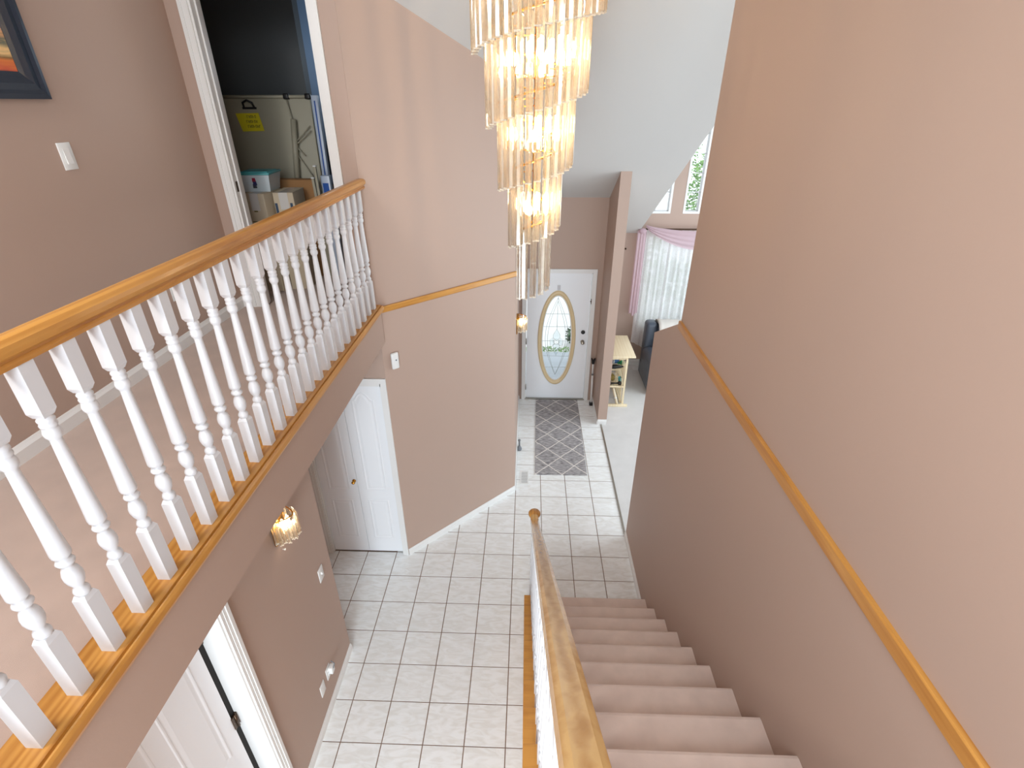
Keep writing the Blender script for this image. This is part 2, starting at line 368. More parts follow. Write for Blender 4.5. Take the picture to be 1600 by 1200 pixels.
# storage room shell
struct('wall_storage_back', MB().box(-3.4, 3.05, F-.1, -1.95, 3.17, CT), M['blue_grey'], 'dark grey wall at the back of the storage room')
struct('wall_storage_side', MB().box(-2.05, 3.17, F-.1, -1.951, 3.9, CT).box(-2.2, 3.9, F-.1, -1.0, 4.0, CT), M['slate_blue'], 'slate blue recess of the storage room')
struct('wall_storage_left', MB().box(-3.4, 1.62, F-.1, -3.3, 3.05, CT).box(-1.12, 1.62, F-.1, -1.05, 3.9, CT), M['blue_grey'], 'dark grey side wall of the storage room')

# baseboards and trims
def bb(name, p0, p1, z, h=.075, t=.014, label=None):
    p0 = Vector((*p0, z)); p1 = Vector((*p1, z)); d = (p1-p0).normalized(); n = Vector((d.y, -d.x, 0))
    prof = [(0, 0), (t, 0), (t, h*.7), (t*.55, h*.86), (t*.3, h), (0, h)]
    mb = MB(); vs = [(p+n*a+Vector((0, 0, b)))[:] for p in (p0, p1) for a, b in prof]; k = len(prof)
    mb.add(vs, [(i, (i+1) % k, k+(i+1) % k, k+i) for i in range(k)]+[tuple(range(k)), tuple(range(k, 2*k))])
    return struct(name, mb, M['white'], label)
bb('baseboard_diagonal', A, B, 0, label='white baseboard of the diagonal wall')
bb('baseboard_entry_left', B, (-.012, 4.75), 0, label='white baseboard left of the front door')
bb('baseboard_foyer_left', (-1.367, l1+.06), (-1.367, .43), 0, label='white baseboard under the balcony')
bb('baseboard_hall', (-2.15, BK), (-2.15, 1.5), F, .085, label='white baseboard of the upstairs hall')
bb('baseboard_hall_end', (-2.15, 1.5), (-2.06, 1.5), F, .085, label='short white baseboard by the storage doorway')
bb('baseboard_divider', (1.16, 4.05), (1.29, 4.05), 0, .085, label='white baseboard on the end of the divider wall')
bb('baseboard_entry_right', (1.16, 4.75), (1.16, 4.05), 0, .07, label='white baseboard right of the front door')
bb('baseboard_right', (1.215, 1.83), (1.215, .9), 0, .075, label='white baseboard at the foot of the stairs')
bb('baseboard_living', (1.29, wy), (5.2, wy), .008, .1, label='white baseboard below the lace curtain')
dv = Vector((ddx/ll, ddy/ll, 0)); dn = Vector((dv.y, -dv.x, 0))
tr = MB(); a3 = Vector((*A, 0))+dv*.02; b3 = Vector((*B, 0))+dv*.004
pts = [(0, 2.668), (.013, 2.668), (.018, 2.675), (.018, 2.712), (.013, 2.719), (0, 2.719)]
vs = [(p+dn*a+Vector((0, 0, z)))[:] for p in (a3, b3) for a, z in pts]
tr.add(vs, [(i, (i+1) % 6, 6+(i+1) % 6, 6+i) for i in range(6)]+[tuple(range(6)), tuple(range(6, 12))])
trl = [(Vector(v)-a3) for v in tr.v]; tr.v = [(-v.dot(dn), v.dot(dv), v.z) for v in trl]
tro = struct('trim_2', tr, M['oak'], 'oak band across the diagonal wall'); tro.location = a3; tro.matrix_world = Matrix(((-dn.x, dv.x, 0, a3.x), (-dn.y, dv.y, 0, a3.y), (0, 0, 1, 0), (0, 0, 0, 1)))
struct('trim_3', MB().prism([(1.215, BK, 2.712), (1.201, BK, 2.712), (1.197, BK, 2.718), (1.197, BK, 2.768), (1.201, BK, 2.775), (1.215, BK, 2.775)], (0, 1.158-BK, 0)), M['oak'], 'long oak band on the right wall')

# ------------------------------------------------------------------ doors
def casing(mb, x0, x1, z0, z1, y, w=.057, t=.017, out=-1, legs=True):
    # two stepped bands round an opening in a wall facing -y
    for a, b, tt in ((0, w*.62, t*.65), (w*.62, w, t)):
        mb.box(x0-b, y, z0, x0-a, y+out*tt, z1+b); mb.box(x1+a, y, z0, x1+b, y+out*tt, z1+b); mb.box(x0-a, y, z1+a, x1+a, y+out*tt, z1+b)
def raised(mb, x0, x1, z0, z1, y, arch=0, g=.012, dep=.0035):
    # a moulded panel: sunken ring and raised field, facing -y
    def ring(o, yy):
        n = 12; pts = [(x0+o, yy, z0+o), (x1-o, yy, z0+o)]
        if arch:
            for i in range(n+1):
                u = i/n; xx = (x1-o)+(x0+o-x1+o)*u
                k = max(0, 1-abs(2*u-1)*1.35); zz = z1-o-arch+arch*(1-(1-k)**2 if k > 0 else 0)*1.0
                pts.append((xx, yy, zz))
        else: pts += [(x1-o, yy, z1-o), (x0+o, yy, z1-o)]
        return pts
    R = [ring(0, y), ring(g*.5, y-dep), ring(g*1.1, y-dep*.9), ring(g*1.7, y-.0004), ring(g*2.2, y-.0004), ring(g*3.8, y-dep*.9)]
    n = len(R[0]); vs = [p for r_ in R for p in r_]
    fs = [(k*n+i, k*n+(i+1) % n, (k+1)*n+(i+1) % n, (k+1)*n+i) for k in range(len(R)-1) for i in range(n)]+[tuple((len(R)-1)*n+i for i in range(n))]
    mb.add(vs, fs)
# door_1: front door
d1 = empty('door_1', (.556, 4.76, 0)); tag(d1, 'white front door with oval leaded glass', kind='structure')
ox = .556
D = MB(); casing(D, e0-ox, e1-ox, 0, ez, -.01, .052); D.box(e0-ox-.001, -.01, 0, e0-ox+.012, .13, ez).box(e1-ox-.012, -.01, 0, e1-ox+.001, .13, ez).box(e0-ox, -.01, ez-.012, e1-ox, .13, ez)
D.build('door_casing', M['white'], d1)
MB().box(e0-ox, -.02, -.002, e1-ox, .12, .018).build('threshold', M['chrome'], d1)
# slab with an oval hole
ocx, ocz, oa, ob = -.004, 1.03, .226, .70
sx0, sx1, sz0, sz1 = -.453, .453, .02, 2.045
n = 64
def sq(i):
    a = 2*pi*i/n; cx, cz_ = cos(a), sin(a)
    hx = (sx1-ocx) if cx > 0 else (ocx-sx0); hz_ = (sz1-ocz) if cz_ > 0 else (ocz-sz0)
    k = min(hx/abs(cx) if abs(cx) > 1e-6 else 9e9, hz_/abs(cz_) if abs(cz_) > 1e-6 else 9e9); return (ocx+cx*k, ocz+cz_*k)
corner = []
for i in range(n):
    corner.append(sq(i))
for (px, pz) in ((sx0, sz0), (sx1, sz0), (sx0, sz1), (sx1, sz1)):
    j = min(range(n), key=lambda q: (corner[q][0]-px)**2+(corner[q][1]-pz)**2); corner[j] = (px, pz)
inn = [(ocx+oa*cos(2*pi*i/n), ocz+ob*sin(2*pi*i/n)) for i in range(n)]
sl = MB(); vs = [(x, .012, z) for x, z in corner]+[(x, .012, z) for x, z in inn]+[(x, .055, z) for x, z in corner]+[(x, .055, z) for x, z in inn]
fs = []
for i in range(n):
    j = (i+1) % n; fs += [(i, j, n+j, n+i), (2*n+j, 2*n+i, 3*n+i, 3*n+j), (j, i, 2*n+i, 2*n+j), (n+i, n+j, 3*n+j, 3*n+i)]
sl.add(vs, fs); sl.build('door_slab', M['doorwhite'], d1)
def oval(a, b, y=0, m=64): return [(ocx+a*cos(2*pi*i/m), y, ocz+b*sin(2*pi*i/m)) for i in range(m)]
of = MB(); R = [oval(.283, .762, .012), oval(.28, .757, -.006), oval(.262, .735, -.014), oval(.242, .71, -.008), oval(.232, .697, .006), oval(.222, .687, .012)]
vs = [p for r_ in R for p in r_]; of.add(vs, [(k*64+i, k*64+(i+1) % 64, (k+1)*64+(i+1) % 64, (k+1)*64+i) for k in range(5) for i in range(64)], True)
M['tan'] = mat('tan_oval_frame', S(212, 190, 150), .4)
tag(of.build('oval_frame', M['tan'], d1), 'tan oval frame')
iw = MB(); R = [oval(.224, .69, .010), oval(.221, .686, .004), oval(.21, .672, .012)]
iw.add([p for r_ in R for p in r_], [(k*64+i, k*64+(i+1) % 64, (k+1)*64+(i+1) % 64, (k+1)*64+i) for k in range(2) for i in range(64)], True); iw.build('glazing_bead', M['white'], d1)
g = MB(); g.add(oval(.225, .698, .03)+oval(.225, .698, .036), [tuple(range(64)), tuple(reversed(range(64, 128)))]+[((i+1) % 64, i, 64+i, 64+(i+1) % 64) for i in range(64)]); g.build('glass', M['glass'], d1)
M['came'] = mat('lead_came', S(176, 180, 178), .4, .3)
cm_ = MB(); cy = .027; cr_ = .0024
def cl(pts, closed=False, r=cr_): cm_.tube([(ocx+x, cy, ocz+z) for x, z in pts], r, 5, closed)
for z in (.40, .20, -.03, -.28, -.47):
    h = .222*sqrt(max(0, 1-(z/.69)**2)); cl([(-h, z), (h, z)])
cl([(0, .68), (0, .14)])
for sgn in (-1, 1):
    for wx, tp in ((.135, .60), (.17, .65)):
        cl([(sgn*wx*sin(min(1, (.62 if wx < .15 else .68)) and (u*pi)), tp-(tp+.60)*u) for u in [i/20 for i in range(21)]])
cl([(.0+.0, .16), (.05, .07), (.05, .02), (.0, -.03), (-.05, .02), (-.05, .07)], True)
cl([(0, -.06), (.055, -.1), (.03, -.2), (0, -.27), (-.03, -.2), (-.055, -.1)], True)
for sgn in (-1, 1): cl([(sgn*.03, -.04), (sgn*.06, .02), (sgn*.1, -.02), (sgn*.09, -.1), (sgn*.04, -.1)], True)
cl([(.045*cos(i/10*2*pi), -.045+.045*sin(i/10*2*pi)) for i in range(10)], True, .003)
cl([(0, -.27), (.015, -.3), (0, -.34), (-.015, -.3)], True); cl([(0, .225), (.014, .2), (0, .175), (-.014, .2)], True); cl([(0, .425), (.014, .4), (0, .375), (-.014, .4)], True)
cm_.build('leading', M['came'], d1)
bv = MB()
for pts in ([(0, .15), (.045, .07), (.045, .02), (0, -.025), (-.045, .02), (-.045, .07)], [(0, -.07), (.05, -.1), (.028, -.19), (0, -.26), (-.028, -.19), (-.05, -.1)]):
    bv.prism([(ocx+x, .018, ocz+z) for x, z in pts], (0, .006, 0))
for sgn in (-1, 1): bv.prism([(ocx+sgn*x, .018, ocz+z) for x, z in [(.035, -.04), (.06, .01), (.092, -.03), (.085, -.09), (.045, -.09)]], (0, .006, 0))
tag(bv.build('bevelled_motif', M['bevel'], d1), 'clear bevelled flower motif')
kn = MB().lathe([(.028, 0), (.028, -.006), (.012, -.01), (.012, -.03), (.026, -.04), (.028, -.055), (.02, -.066), (0, -.068)], (.384, .012, 1.0), 16, 'y')
tag(kn.build('door_knob', M['chrome'], d1), 'satin steel knob')
tag(MB().lathe([(.03, 0), (.03, -.012), (.024, -.018), (0, -.018)], (.384, .012, 1.155), 16, 'y').box(.38, -.02, 1.14, .388, -.004, 1.17).build('deadbolt', M['black'], d1), 'black deadbolt turn')
for z in (.22, 1.0, 1.8): tag(MB().lathe([(.007, -.045), (.007, .045)], (-.457, -.012, z), 8).box(-.462, -.01, z-.045, -.45, .012, z+.045).build('hinge', M['chrome'], d1), 'steel hinge')
MB().box(.462, -.014, 1.6, .475, .0, 1.68).box(.455, -.018, 1.63, .468, -.006, 1.65).build('door_latch', M['bronze'], d1)
MB().box(-.024, .004, 1.80, .02, .012, 1.87).build('door_viewer', M['grey'], d1).data.materials[0] = mat('pale_viewer', S(196, 196, 200), .3)

# door_2: bifold closet
d2 = empty('door_2', (0, 1.497, 0)); tag(d2, 'white bifold closet door with moulded panels', kind='structure')
D = MB(); casing(D, c0, c1, 0, cz, 0, .05, .016); D.box(c0, 0, 0, c0+.01, .1, cz).box(c1-.01, 0, 0, c1, .1, cz).box(c0, 0, cz-.03, c1, .1, cz); D.build('door_casing', M['white'], d2)
mid = (c0+c1)/2+.005
for a, b in ((c0+.013, mid-.0015), (mid+.0015, c1-.013)):
    lf = MB().box(a, .028, .015, b, .055, cz-.034)
    raised(lf, a+.075, b-.075, .835, 1.93, .028, arch=.075); raised(lf, a+.075, b-.075, .2, .71, .028)
    lf.build('door_leaf', M['doorwhite'], d2)
kb = MB().lathe([(.018, 0), (.018, -.004), (.007, -.008), (.007, -.02), (.017, -.028), (.016, -.036), (0, -.038)], (mid-.028, .026, .945), 14, 'y')
tag(kb.build('door_knob', M['gold'], d2), 'small brass knob')
MB().box(c0+.01, .09, .002, c1-.01, .1, cz).build('closet_darkness', M['dark'], d2).name = 'closet_shade_sheet'  # dark sheet standing in for the unlit inside of the closet

# door_3: foyer side door (facing +x)
d3 = empty('door_3', (-1.367, 0, 0)); tag(d3, 'white side door with a dark hinge gap under the balcony', kind='structure')
D = MB()
for a, b, tt in ((0, .02, .010), (.02, .04, .013), (.04, .062, .018)):
    D.box(0, l1+a, 0, tt, l1+b, lz+b); D.box(0, l0-b, 0, tt, l0-a, lz+b); D.box(0, l0-a, lz+a, tt, l1+a, lz+b)
D.box(-.13, l1-.012, 0, .0, l1, lz).box(-.13, l0, 0, 0, l0+.012, lz).box(-.13, l0, lz-.012, 0, l1, lz); D.build('door_casing', M['white'], d3)
MB().box(-.19, l1-.056, .0, -.1305, l1+.02, lz+.02).build('gap_shade_strip', M['dark'], d3)  # solid dark strip painting the shade inside the hinge gap
sl = MB().box(-.165, l0+.014, .01, -.125, l1-.052, lz-.015); sb = sl.build('door_slab', M['doorwhite'], d3)
def raised_x(mb, y0, y1, z0, z1, x, arch=0):
    t = MB(); raised(t, y0, y1, z0, z1, 0, arch); mb.add([(x-v[1], v[0], v[2]) for v in t.v], t.f)
pn = MB(); ym = (l0+l1)/2-.02
for a, b in ((l0+.1, ym-.045), (ym+.045, l1-.14)):
    raised_x(pn, a, b, .95, 1.88, -.125, .07); raised_x(pn, a, b, .2, .8, -.125)
pn.build('door_panels', M['doorwhite'], d3).name = 'panel_moulding'
MB().box(-.21, l0-.05, .0, -.192, l1+.05, lz+.05).build('leak_block_sheet', M['dark'], d3)  # added dark sheet that blocks light leaking in behind the door
for z in (1.83, 1.1, .25): tag(MB().box(-.128, l1-.056, z-.05, -.118, l1-.012, z+.05).lathe([(.008, -.052), (.008, .052)], (-.116, l1-.03, z), 8).build('hinge', M['bronze'], d3), 'dark bronze hinge')

# door_4: storage doorway casing
d4 = empty('door_4', (0, 1.5, F)); tag(d4, 'white casing of the storage room doorway', kind='structure')
D = MB(); casing(D, h0, h1, 0, 2.04, 0, .06, .017); D.box(h0, 0, 0, h0+.014, .122, 2.04).box(h1-.014, 0, 0, h1, .122, 2.04).box(h0, 0, 2.026, h1, .122, 2.04)
D.box(h0+.014, .05, 0, h0+.024, .085, 2.026).box(h1-.024, .05, 0, h1-.014, .085, 2.026); D.build('door_casing', M['white'], d4)
tag(MB().box(h0+.0145, .02, .86, h0+.016, .045, .93).build('strike_plate', M['bronze'], d4), 'bronze strike plate')

# ------------------------------------------------------------------ staircase
st = empty('staircase', (0, 0, 0)); tag(st, 'carpeted staircase with oak tread ends', kind='structure')
RI, RU, Y0 = .2072, .257, .86
NS = 12
cs = MB()
for i in range(NS):
    z = RI*(i+1); y = Y0-RU*i; c = MB()
    # carpeted step: rounded nosing, riser below
    prof = [(y-RU-.03, z), (y-.018, z), (y-.004, z-.006), (y, z-.016), (y-.004, z-.028), (y-.022, z-.036), (y-.024, z-RI), (y-RU-.03, z-RI)]
    c.prism([(.236, a, b) for a, b in prof], (1.2145-.236, 0, 0)); c.build('carpeted_step', M['staircarpet'], st)
    e = MB().box(.122, y-RU-.02, z-.028, .2355, y+.004, z+.001, .004); e.box(.13, y-.035, z-RI, .2355, y-.02, z-.028)
    e.build('tread_end', M['oakx'], st)
sk = MB().prism([(.128, .84, -.01), (.128, Y0-RU*NS, -.01), (.128, Y0-RU*NS, RI*NS-.03)]+[p for i in reversed(range(NS)) for p in ((.128, Y0-.025-RU*i, RI*(i+1)-.03), (.128, Y0-.025-RU*i, RI*i-.03 if i else -.01))][:-1], (.02, 0, 0))
sk.build('stringer', M['oak'], st)
struct('floor_landing', MB().box(.13, BK, 2.5, 1.215, Y0-RU*NS-.001, F-.02), M['staircarpet'], 'carpeted landing at the head of the stairs')
struct('wall_stair_side', MB().box(.15, BK, -.02, .2, -.9, 1.4), M['pink'], 'pink taupe wall below the stairs')

# balusters
def baluster(H, base=.225, topb=None):
    # square blocks joined by turned shaft, centre at origin, height H
    s = .0213; mb = MB(); sh = H-.135-.01 if topb is None else topb
    def block(z0, z1, ch0, ch1):
        c = .0055; L_ = []
        if ch0: L_.append((s-.006, z0)); L_.append((s, z0+.014))
        else: L_.append((s, z0))
        if ch1: L_.append((s, z1-.014)); L_.append((s-.006, z1))
        else: L_.append((s, z1))
        vs = []
        for q, z in L_: vs += [(-q, -q, z), (q, -q, z), (q, q, z), (-q, q, z)]
        m = len(L_); fs = [(k*4+j, k*4+(j+1) % 4, (k+1)*4+(j+1) % 4, (k+1)*4+j) for k in range(m-1) for j in range(4)]+[(3, 2, 1, 0), tuple((m-1)*4+j for j in range(4))]
        mb.add(vs, fs)
    block(0, base, 0, 1); block(sh, H, 1, 0)
    b = base; k = (sh-b)/.475
    prof = [(.014, b-.003), (.0175, b+.004), (.0185, b+.012), (.0165, b+.02), (.0115, b+.027), (.0125, b+.033), (.018, b+.045), (.0215, b+.062), (.0215, b+.075), (.0175, b+.092), (.0115, b+.103), (.0115, b+.107),
            (.018, b+.112), (.0208, b+.119), (.018, b+.126), (.0125, b+.131), (.013, b+.134), (.0205, b+.142), (.0215, b+.15)]
    prof += [(.0215+(.0122-.0215)*((u)**.9), b+.15+(sh-.07-b-.15)*u) for u in (.15, .3, .5, .7, .85, 1)]
    t = sh
    prof += [(.0125, t-.066), (.0175, t-.058), (.019, t-.048), (.0165, t-.036), (.0145, t-.033), (.0175, t-.029), (.0185, t-.024), (.0165, t-.019), (.0165, t-.017), (.0182, t-.012), (.0182, t-.008), (.015, t-.002), (.0135, t+.004)]
    mb.lathe([(r*1.1, z) for r, z in prof], n=16, cap=False)
    me = mb.mesh('baluster'); me.materials.append(M['balwhite']); return me
M['balwhite'] = mat('white_gloss_paint', S(208, 210, 214), .28, bump=.02)
# stair railing
sr = empty('stair_railing', (.2, 1.03, 0)); tag(sr, 'stair railing with light oak handrail and white turned balusters, ending in a round cap', 'railing')
rz = lambda y: RI*(1+(Y0-y)/RU)
RH = .915   # top of rail above the nosing line
bmesh_cache = {}
k = 0
for i in range(NS):
    z = RI*(i+1)+.001
    for q in (0, 1):
        y = Y0-RU*i-.05-q*RU/2
        if y < -2.2: continue
        H = round(rz(y)+RH-.063-z, 3)
        if H not in bmesh_cache: bmesh_cache[H] = baluster(H, .17 if q == 0 else .225, H-.17)
        put('baluster', bmesh_cache[H], sr, (0, y-1.03, z))
rp = [(-.024, -.062), (.024, -.062), (.026, -.05), (.033, -.035), (.035, -.018), (.030, -.004), (.018, 0), (-.018, 0), (-.030, -.004), (-.035, -.018), (-.033, -.035), (-.026, -.05)]
path = [(0, y-1.03, rz(y)+RH) for y in (-2.18, -1.5, -.8, 0, .6, .80)]
path += [(0, -.165, rz(.86)+RH-.005), (0, -.12, rz(.90)+RH-.015), (0, -.08, rz(.92)+RH-.022), (0, -.02, rz(.925)+RH-.024)]
zc = path[-1][2]
hr = MB().sweep(rp, path); M['oaklight2'] = M['oaklight']; hr.build('handrail', M['oaklight'], sr)
MB().lathe([(.02, -.06), (.04, -.056), (.046, -.045), (.052, -.03), (.052, -.015), (.045, -.003), (0, .0)], (0, 0.012, zc+.001), 24).build('rail_cap', M['oak'], sr)
npm = baluster(round(zc-.058, 3), .35, zc-.058-.17); put('newel_post', npm, sr, (0, .012, 0)).scale = (1.25, 1.25, 1)

# upper railing
ur = empty('balcony_railing', (-1.083, 1.4, F)); tag(ur, 'balcony railing with honey oak handrail and long row of white turned balusters', 'railing')
nb = MB().prism([(-1.17, BK, 2.70), (-1.17, BK, 2.742), (-1.165, BK, 2.747), (-1.041, BK, 2.747), (-1.039, BK, 2.738), (-1.035, BK, 2.738), (-1.033, BK, 2.744), (-1.028, BK, 2.743), (-1.022, BK, 2.734), (-1.018, BK, 2.718), (-1.024, BK, 2.703), (-1.035, BK, 2.697), (-1.052, BK, 2.697)], (0, 1.5-.01-BK, 0))
o = nb.build('nosing_board', M['oak'], ur); o.location = (1.083, -1.4, -F)
bme = baluster(.868, .225, .712)
for i in range(-3, 25):
    y = -1.678+.1275*i+.0205
    put('baluster', bme, ur, (0, y-1.4, 2.747-F))
rp2 = [(-.024, -.068), (.024, -.068), (.026, -.058), (.021, -.052), (.023, -.045), (.031, -.038), (.033, -.026), (.031, -.014), (.020, -.003), (.008, 0), (-.008, 0), (-.020, -.003), (-.031, -.014), (-.033, -.026), (-.031, -.038), (-.023, -.045), (-.021, -.052), (-.026, -.058)]
hr2 = MB().sweep(rp2, [(0, BK-1.4, 3.676-F), (0, -2, 3.676-F), (0, 1.482-1.4, 3.676-F)])
# mitre the far end to the diagonal wall
for k in range(len(hr2.v)-len(rp2), len(hr2.v)):
    x, y, z = hr2.v[k]; hr2.v[k] = (x, (x-1.083-A[0])*(ddy/ddx)+A[1]-1.4-.002, z)
hr2.build('handrail', M['oak'], ur)

# ------------------------------------------------------------------ chandelier
CX, CY = .144, .9
ch = empty('chandelier', (CX, CY, 4.4)); tag(ch, 'tall spiral brass chandelier of hanging crystal prisms over the stairwell', 'chandelier')
def Yprism(L_, r=.021):
    # three-finned crystal rod
    vs = []; pts = []
    for k in range(3):
        a = 2*pi*k/3+pi/2
        for da, q in ((-.22, r), (.22, r), (pi/3, r*.28)):
            pts.append((q*cos(a+da), q*sin(a+da)))
    n = len(pts)
    vs = [(x, y, 0) for x, y in pts]+[(x, y, .007) for x, y in pts]+[(x, y, L_-.01) for x, y in pts]+[(x*.3, y*.3, L_) for x, y in pts]
    fs = [tuple(reversed(range(n)))]+[(k*n+i, k*n+(i+1) % n, (k+1)*n+(i+1) % n, (k+1)*n+i) for k in range(3) for i in range(n)]+[tuple(3*n+i for i in range(n))]
    return MB().add(vs, fs)
LP = .43
M['glint'] = fabric('crystal_edge_glint', (1, .95, .86, 1), .6)  # pale translucent tone painting bright glints along the prism bottoms
def prism_mesh(L_, r):
    me = Yprism(L_, r).mesh('prism'); me.materials.append(M['crystal']); me.materials.append(M['glint'])
    for p in me.polygons:
        if p.center.z < .006: p.material_index = 1
    return me
pm = prism_mesh(LP, .021)
ctl = [(-4, 5.02), (-3, 4.86), (-2, 4.55), (-1, 4.353), (0, 4.204), (1, 4.001), (2, 3.836), (3, 3.677), (4, 3.494), (5, 3.344), (6, 3.103), (7, 3.014), (8, 2.97)]
def zb(h):
    for (a, za), (b, zb_) in zip(ctl, ctl[1:]):
        if a <= h <= b: return za+(zb_-za)*(h-a)/(b-a)
    return ctl[-1][1]
rad = {-2: .40, -1: .334, 0: .267, 1: .204, 2: .146, 3: .095}
for t, R_ in rad.items():
    n = int(2*pi*R_/.047); hel = []
    for j in range(n):
        h = 2*t-1+2*j/n
        if h < -4: continue
        a = -pi*h   # right -> front -> left -> back
        x, y = R_*cos(a), R_*sin(a)
        o = put('prism', pm, ch, (x, y, zb(h)-4.4)); o.rotation_euler = (0, 0, a+pi/2)
        hel.append((x*.985, y*.985, zb(h)+LP+.012-4.4))
    MB().tube(hel, .006, 6).build('spiral_frame', M['gold'], ch)
    arm = MB()
    for q in range(0, len(hel), max(1, len(hel)//4)): arm.tube([hel[q], (0, 0, hel[q][2]+.01)], .004, 5)
    if t < 4: arm.build('support_arm', M['gold'], ch)
MB().tube([(0, 0, S1(0, CY)-4.4), (0, 0, 3.45-4.4)], .012, 10).build('stem', M['gold'], ch)
MB().lathe([(.09, .0), (.09, -.012), (.04, -.04), (.015, -.05)], (0, 0, S1(0, CY)-4.4-.0), 24).build('canopy', M['gold'], ch)
M['bulb'] = mat('lit_bulb', (1, .85, .6, 1), .4, emit=(1, .78, .48, 1), estr=20)
blb = MB().lathe([(.006, -.035), (.014, -.02), (.018, 0), (.014, .018), (.006, .034), (0, .042)], n=12).mesh('bulb'); blb.materials.append(M['bulb'])
sock = MB().lathe([(.008, -.075), (.010, -.07), (.010, -.035), (.008, -.03)], n=10).mesh('socket'); sock.materials.append(M['gold'])
for z, rr_, nn, pw in ((4.70, .20, 5, 13.0), (4.345, .16, 5, 13.0), (4.29, .10, 3, 0), (3.985, .12, 4, 11.0), (3.93, .06, 2, 0), (3.585, .07, 3, 7)):
    ar = MB()
    for q in range(nn):
        a = 2*pi*q/nn+.7+z; p = (rr_*cos(a), rr_*sin(a), z-4.4)
        put('bulb', blb, ch, p); put('socket', sock, ch, p); ar.tube([(0, 0, z-4.4-.09), (p[0], p[1], p[2]-.07)], .004, 5)
    ar.build('bulb_arm', M['gold'], ch)
    if pw:
        ld = bpy.data.lights.new('chandelier_light', 'POINT'); ld.energy = pw; ld.color = (1, .74, .44); ld.shadow_soft_size = .05
        lo = bpy.data.objects.new('chandelier_light', ld); col.objects.link(lo); lo.parent = ch; lo.location = (0.04, -.03, z-4.4+.05)

# ------------------------------------------------------------------ wall sconces
small = prism_mesh(.15, .011)
def sconce(loc, rz_, label):
    # wall in the local x=0 plane, light towards +x
    s = empty('wall_sconce', loc, rz_); tag(s, label, 'wall light', 'lit crystal wall sconces')
    MB().box(0, -.075, -.1, .012, .075, .1, .003).box(.012, -.06, .085, .03, .06, .1).build('back_plate', M['gold'], s)
    fr = MB().tube([(.012, -.085, .09)]+[(.012+.1*sin(pi*u), -.085+.17*u, .09) for u in [i/10 for i in range(1, 10)]]+[(.012, .085, .09)], .004, 6); fr.build('frame', M['gold'], s)
    for i in range(13):
        u = (i+.3)/12.6; a = pi*u; o = put('prism', small, s, (.018+.1*sin(a), -.088*cos(a), -.065-.012*(i % 2))); o.rotation_euler = (0, 0, -a+pi)
    for i in range(6):
        u = (i+.5)/6; a = pi*u; o = put('prism', small, s, (.018+.055*sin(a), -.05*cos(a), -.085)); o.rotation_euler = (0, 0, -a)
    put('bulb', blb, s, (.05, .02, .0)); put('bulb', blb, s, (.05, -.02, .03))
    ld = bpy.data.lights.new('sconce_light', 'POINT'); ld.energy = 2.5; ld.color = (1, .8, .55); ld.shadow_soft_size = .03
    lo = bpy.data.objects.new('sconce_light', ld); col.objects.link(lo); lo.parent = s; lo.location = (.07, 0, .03)
sconce((-1.367, -.075, 1.92), 0, 'lit crystal sconce on the wall under the balcony')
sconce((-.012, 3.15, 1.93), 0, 'lit crystal sconce at the corner beside the front door')

# ------------------------------------------------------------------ switches, outlets, alarm
def plate(name, loc, rz_, w_, h_, label, cat, kind='switch'):
    # faces local -y
    s = empty(name, loc, rz_); tag(s, label, cat, {'light switch': 'white light switches', 'outlet': 'white wall outlets'}[cat])
    MB().box(-w_/2, -.006, -h_/2, w_/2, 0, h_/2, .002).build('cover_plate', M['plastic'], s)
    if kind == 'switch': MB().prism([(-w_*.22, -.006, -h_*.28), (-w_*.22, -.012, -h_*.28), (-w_*.22, -.0075, h_*.28), (-w_*.22, -.006, h_*.28)], (w_*.44, 0, 0)).build('rocker', M['white'], s)
    if kind == 'toggle': MB().box(-.005, -.018, -.004, .005, -.004, .016).build('toggle', M['white'], s)
    if kind == 'outlet':
        for z in (-.02, .02): MB().lathe([(.016, -.0085), (.016, -.004)], (0, 0, z), 16, 'y').box(-.007, -.0092, z-.004, -.005, -.0083, z+.006).box(.005, -.0092, z-.004, .007, -.0083, z+.006).build('receptacle', M['white'], s)
    return s
RX = pi/2   # face +x
plate('light_switch', (-2.15, .346, 3.913), RX, .08, .122, 'white rocker light switch below the framed picture', 'light switch')
plate('wall_outlet', (-2.15, .777, 3.085), RX, .072, .115, 'white wall outlet seen between the balcony balusters', 'outlet', 'outlet')
plate('light_switch', (-1.367, .255, 1.13), RX, .075, .12, 'white toggle switch on the wall below the lit sconce', 'light switch', 'toggle')
plate('wall_outlet', (-1.367, -.108, .325), RX, .072, .115, 'blank white outlet plate nearest the bottom of the foyer wall', 'outlet', 'blank')
plate('wall_outlet', (-1.367, .015, .335), RX, .072, .115, 'white outlet holding a plugged-in device, low on the foyer wall', 'outlet', 'outlet')
pl_ = empty('plug_in_device', (-1.361, .03, .35)); tag(pl_, 'small white plug-in device standing out of the low foyer outlet', 'plug')
MB().box(.003, -.024, -.035, .035, .024, .035, .006).build('body', M['plastic'], pl_); MB().tube([(.036, 0, .01), (.045, .012, .05), (.02, .015, .075)], .004, 6).build('night_light_arm', M['grey'], pl_)
cpos = Vector((-1.013, 0, 2.225)); cpos.y = (cpos.x-A[0])*(ddy/ddx)+A[1]
al = empty('alarm_box', cpos, atan2(ddy, ddx)); tag(al, 'small white rounded alarm box on the diagonal wall', 'alarm')
MB().box(-.034, -.028, -.075, .034, 0, .075, .012).build('housing', M['plastic'], al); MB().lathe([(.007, -.03), (.007, -.026)], (.004, 0, .01), 12, 'y').build('button', M['grey'], al)
